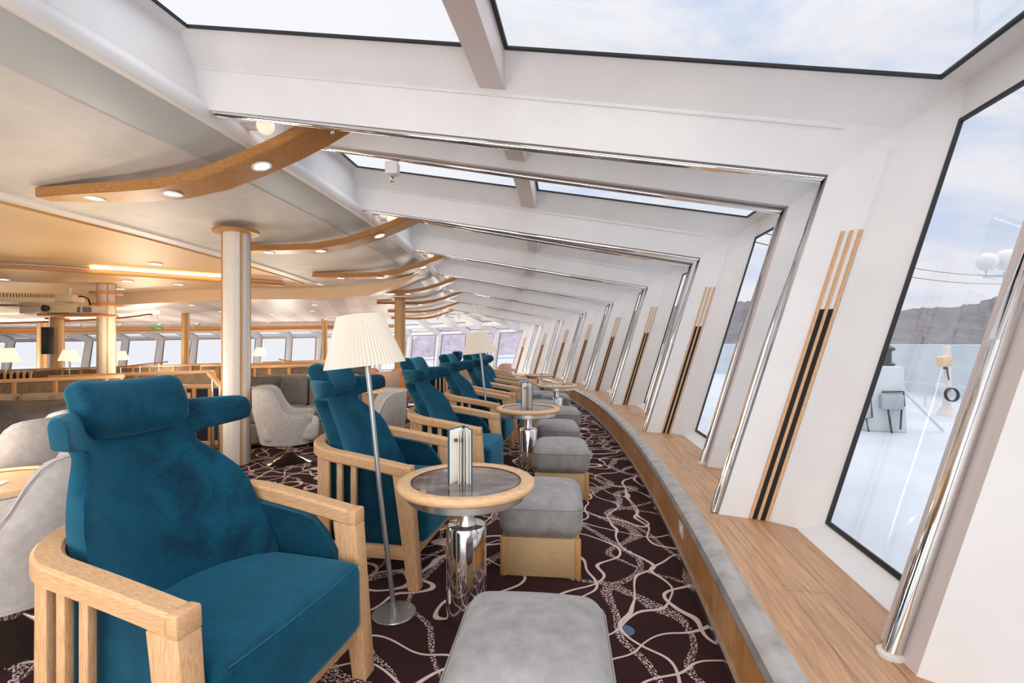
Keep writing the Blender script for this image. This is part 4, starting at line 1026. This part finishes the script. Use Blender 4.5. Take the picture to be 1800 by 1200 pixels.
x, y = at(1768, 11)
g = tag(empty('radar_mast', (x, y, -.02)), 'slim white mast carrying two white radar domes beyond the deck', 'radar mast')
b_ = BM(); tube(b_, [(0, 0, 0), (0, 0, 2.85)], .05, 10); tube(b_, [(-.5, 0, 2.72), (.25, 0, 2.78)], .03, 8); tube(b_, [(-.45, 0, 2.74), (-.45, 0, 2.98)], .02, 6); link('mast_pole', b_, MACH, g)
for dx, dz, r in ((-.42, 3.07, .2), (.02, 3.12, .235)):
    b_ = BM(); lathe(b_, [(0, -r), (r*.55, -r*.95), (r*.8, -r*.6)]+[(r*math.cos(a), r*math.sin(a)) for a in [-.5+2.0*i/12 for i in range(13)]]+[(0, r)], 24, c=(dx, 0, dz)); link('radar_dome', b_, WHITE, g)
for k, (p, q) in enumerate((((2.3, 5.0, 2.42), (11.0, 10.8, 2.70)), ((2.3, 5.0, 2.30), (11.0, 10.8, 2.52)))):
    b_ = BM(); a, b = Vector(p), Vector(q); tube(b_, [a.lerp(b, i/12)-Vector((0, 0, .15*math.sin(PI*i/12))) for i in range(13)], .006, 5)
    tag(link('rigging_wire', b_, DARKG), ('upper', 'lower')[k]+' thin rigging wire running from the windows to the radar mast', 'wire', 'rigging wires')
b_ = BM()
pp = [W(6.2, s, 0, False) for s in [2+1.2*i for i in range(14)]]
tube(b_, [p+Vector((0, 0, .42)) for p in pp], .012, 6); tube(b_, [p+Vector((0, 0, .22)) for p in pp], .009, 6)
rl = tag(empty('deck_railing', pp[0]), 'low thin wire railing across the white deck outside', 'railing')
o_ = rl.location.copy(); bmesh.ops.translate(b_, verts=b_.verts[:], vec=-o_); link('rail_wire', b_, MACH, rl)
for p in pp:
    b_ = BM(); tube(b_, [p-o_-Vector((0, 0, .02)), p-o_+Vector((0, 0, .44))], .014, 6); link('rail_post', b_, MACH, rl)
# sea (the ship lies slightly heeled, so the horizon tilts in the deck's frame)
bm = BM(); S = 5000
sea = lambda x, y: -14+.025*x-.0206*y
grid(bm, [[Vector((x, y, sea(x, y))) for x in (-S, 0, S)] for y in (24, 300, S)])
quad(bm, [Vector((x, y, sea(x, y))) for x, y in ((15, -400), (S, -400), (S, 24), (15, 24))])
tag(link('sea', bm, mat('sea_water', sr(200, 210, 232), .25, col2=sr(214, 222, 238), scale=.02, stretch=(1, 4, 1))), kind='structure')
def hills(name, prof, D, mat_, sub=6):
    random.seed(len(prof)+int(D)); bm = BM(); rows = []
    for k in range((len(prof)-1)*sub+1):
        u = k/sub; i = min(int(u), len(prof)-2); f = u-i
        px = lerp(prof[i][0], prof[i+1][0], f); yt = lerp(prof[i][1], prof[i+1][1], f)+random.uniform(-2, 2)
        yb = prof[i][2] if len(prof[i]) > 2 else 640
        x = (px-900)*D/F; row = []
        for j in range(7):
            q = j/6; dd = 1+.25*q; y_ = lerp(yb, yt, q)+(random.uniform(-3, 3) if 0 < j < 6 else 0)
            row.append(Vector((x*dd+random.uniform(-8, 8), D*dd, EYE+(YH-y_)*D*dd/F)))
        rows.append(row)
    grid(bm, rows); tag(link(name, bm, mat_, angle=80), kind='structure')
HILL1 = mat('grey_hillside', sr(128, 126, 132), .95, col2=sr(112, 106, 108), scale=.02, detail=8)
HILL2 = mat('lilac_hillside', sr(188, 178, 190), .95, col2=sr(164, 152, 164), scale=.018, detail=8)
hills('hills', [(690, 604, 628), (718, 598, 628), (745, 588, 628), (775, 578, 627), (800, 570, 626), (830, 572, 625), (860, 578, 624), (890, 570, 623), (930, 560, 621), (1000, 566, 620)], 1500, HILL2)
hills('hills', [(1000, 560, 622), (1100, 548, 620), (1200, 538, 616), (1300, 530, 612), (1340, 526, 611), (1420, 538, 611), (1500, 545, 610), (1570, 546, 609), (1620, 541, 609), (1680, 538, 609), (1720, 532, 608), (1760, 520, 607), (1850, 498, 606), (2100, 480, 606), (2600, 500, 606)], 1400, HILL1)

# ------------------------------------------------------------------ sky and light
w = bpy.data.worlds.new('sky'); SC.world = w; w.use_nodes = True; t = w.node_tree; L = t.links
bg = t.nodes['Background']; tc = N(t, 'ShaderNodeTexCoord'); sx = N(t, 'ShaderNodeSeparateXYZ'); L.new(tc.outputs['Generated'], sx.inputs[0])
def mth(op, a, b=None, clamp=False):
    n = N(t, 'ShaderNodeMath', operation=op, use_clamp=clamp)
    for i, v in enumerate((a, b)):
        if v is None: continue
        if isinstance(v, (int, float)): n.inputs[i].default_value = v
        else: L.new(v, n.inputs[i])
    return n.outputs[0]
zz = mth('ADD', mth('ABSOLUTE', sx.outputs[2]), .22)
cb = N(t, 'ShaderNodeCombineXYZ'); L.new(mth('DIVIDE', sx.outputs[0], zz), cb.inputs[0]); L.new(mth('DIVIDE', sx.outputs[1], zz), cb.inputs[1])
mp = N(t, 'ShaderNodeMapping'); mp.inputs['Rotation'].default_value = (0, 0, .5); mp.inputs['Scale'].default_value = (.9, 2.0, 1); mp.inputs['Location'].default_value = (.35, .2, 0); L.new(cb.outputs[0], mp.inputs[0])
no = N(t, 'ShaderNodeTexNoise', i_Scale=1.35, i_Detail=9, i_Roughness=.6, i_Distortion=.35); L.new(mp.outputs[0], no.inputs['Vector'])
ra = N(t, 'ShaderNodeValToRGB'); e = ra.color_ramp.elements
e[0].position = .34; e[0].color = c4(sr(180, 205, 240)); e[1].position = .56; e[1].color = c4(sr(244, 243, 248)); L.new(no.outputs['Fac'], ra.inputs[0])
# towards the left the cover is an even bright white, low down it is greyer
mr = N(t, 'ShaderNodeMapRange'); mr.inputs[1].default_value = .30; mr.inputs[2].default_value = -.25; L.new(sx.outputs[0], mr.inputs[0])
mx = N(t, 'ShaderNodeMix', data_type='RGBA'); L.new(mr.outputs[0], mx.inputs[0]); L.new(ra.outputs[0], mx.inputs[6]); mx.inputs[7].default_value = c4(sr(250, 250, 253))
lo_ = N(t, 'ShaderNodeMapRange'); lo_.inputs[1].default_value = .38; lo_.inputs[2].default_value = .05; lo_.inputs[4].default_value = .75; L.new(sx.outputs[2], lo_.inputs[0])
m3 = N(t, 'ShaderNodeMix', data_type='RGBA'); L.new(lo_.outputs[0], m3.inputs[0]); L.new(mx.outputs[2], m3.inputs[6]); m3.inputs[7].default_value = c4(sr(238, 238, 244))
L.new(m3.outputs[2], bg.inputs[0]); bg.inputs[1].default_value = SKY_ST
def area(name, loc, target, size, power, col=(1, 1, 1), sy=None):
    l = bpy.data.lights.new(name, 'AREA'); l.energy = power; l.color = col; l.size = size
    if sy: l.shape = 'RECTANGLE'; l.size_y = sy
    o = bpy.data.objects.new(name, l); COL.objects.link(o); o.location = loc
    o.rotation_euler = (Vector(target)-Vector(loc)).to_track_quat('-Z', 'Y').to_euler(); return o
def point(name, loc, power, col=(1, .78, .5), r=.08):
    l = bpy.data.lights.new(name, 'POINT'); l.energy = power; l.color = col; l.shadow_soft_size = r
    o = bpy.data.objects.new(name, l); COL.objects.link(o); o.location = loc; return o
def spot(name, loc, power, col=(1, .8, .55), ang=2.2, r=.05):
    l = bpy.data.lights.new(name, 'SPOT'); l.energy = power; l.color = col; l.spot_size = ang; l.spot_blend = .8; l.shadow_soft_size = r
    o = bpy.data.objects.new(name, l); COL.objects.link(o); o.location = loc; return o
for p in DL[:9]: spot('downlight_beam', p, 9)
area('aft_fill', (-1.0, -2.6, 1.3), (-.8, 3, 1.75), 5.0, A_AFT, (1, .97, .94), 2.0)  # added fill panel behind the camera, brightens the room and ceiling
sl = bpy.data.lights.new('overcast_sun', 'SUN'); sl.energy = A_SUN; sl.angle = math.radians(100); so = bpy.data.objects.new('overcast_sun', sl); COL.objects.link(so)
so.rotation_euler = (Vector((-.35, .1, -1))).to_track_quat('-Z', 'Y').to_euler()
for x, y, z, p in ((-3.2, 2.6, .9, 38), (-2.2, .4, .9, 25), (-3.4, 4.6, .8, 30), (-2.6, 6.6, .95, 16), (-4.8, 6.6, .8, 22), (-3, 9.2, .8, 18), (-6.5, 9.0, .8, 22), (-8.5, 11.8, .6, 30), (-5.0, 12.0, .6, 28), (-2.2, 14.5, .9, 50), (-11.5, 15.2, .5, 190), (-8, 17.0, .5, 190), (-4.5, 18.2, .5, 150), (-1.5, 17.8, .9, 90), (-15, 13.5, .9, 150)):
    point('fill_uplight', (x, y, z+zf(x, y)), p*UP, (1, .9, .78), .3)  # unseen points added to brighten ceiling and far wall, no fixture there
for x, y, p in ((-5.0, 5.6, 60), (-6.5, 8.2, 70), (-3.9, 7.6, 40), (-9.5, 9.5, 70), (-6.2, 11.5, 60), (-10, 13.5, 60), (-4.6, 14.5, 50), (-3.8, 4.2, 25)):
    point('warm_fill_point', (x, y, 1.4+zf(x, y)), p*WARM, (1, .72, .40), .25)  # unseen warm fill added below the ceiling, apart from the modelled downlights
SC.view_settings.view_transform = VT; SC.view_settings.look = LOOK; SC.view_settings.exposure = EXPO
SC.cycles.max_bounces = 10; SC.cycles.diffuse_bounces = 5; SC.cycles.glossy_bounces = 5; SC.cycles.transparent_max_bounces = 24
SC.cycles.use_denoising = True; SC.cycles.caustics_reflective = False; SC.cycles.caustics_refractive = False
SC.cycles.sample_clamp_indirect = 6
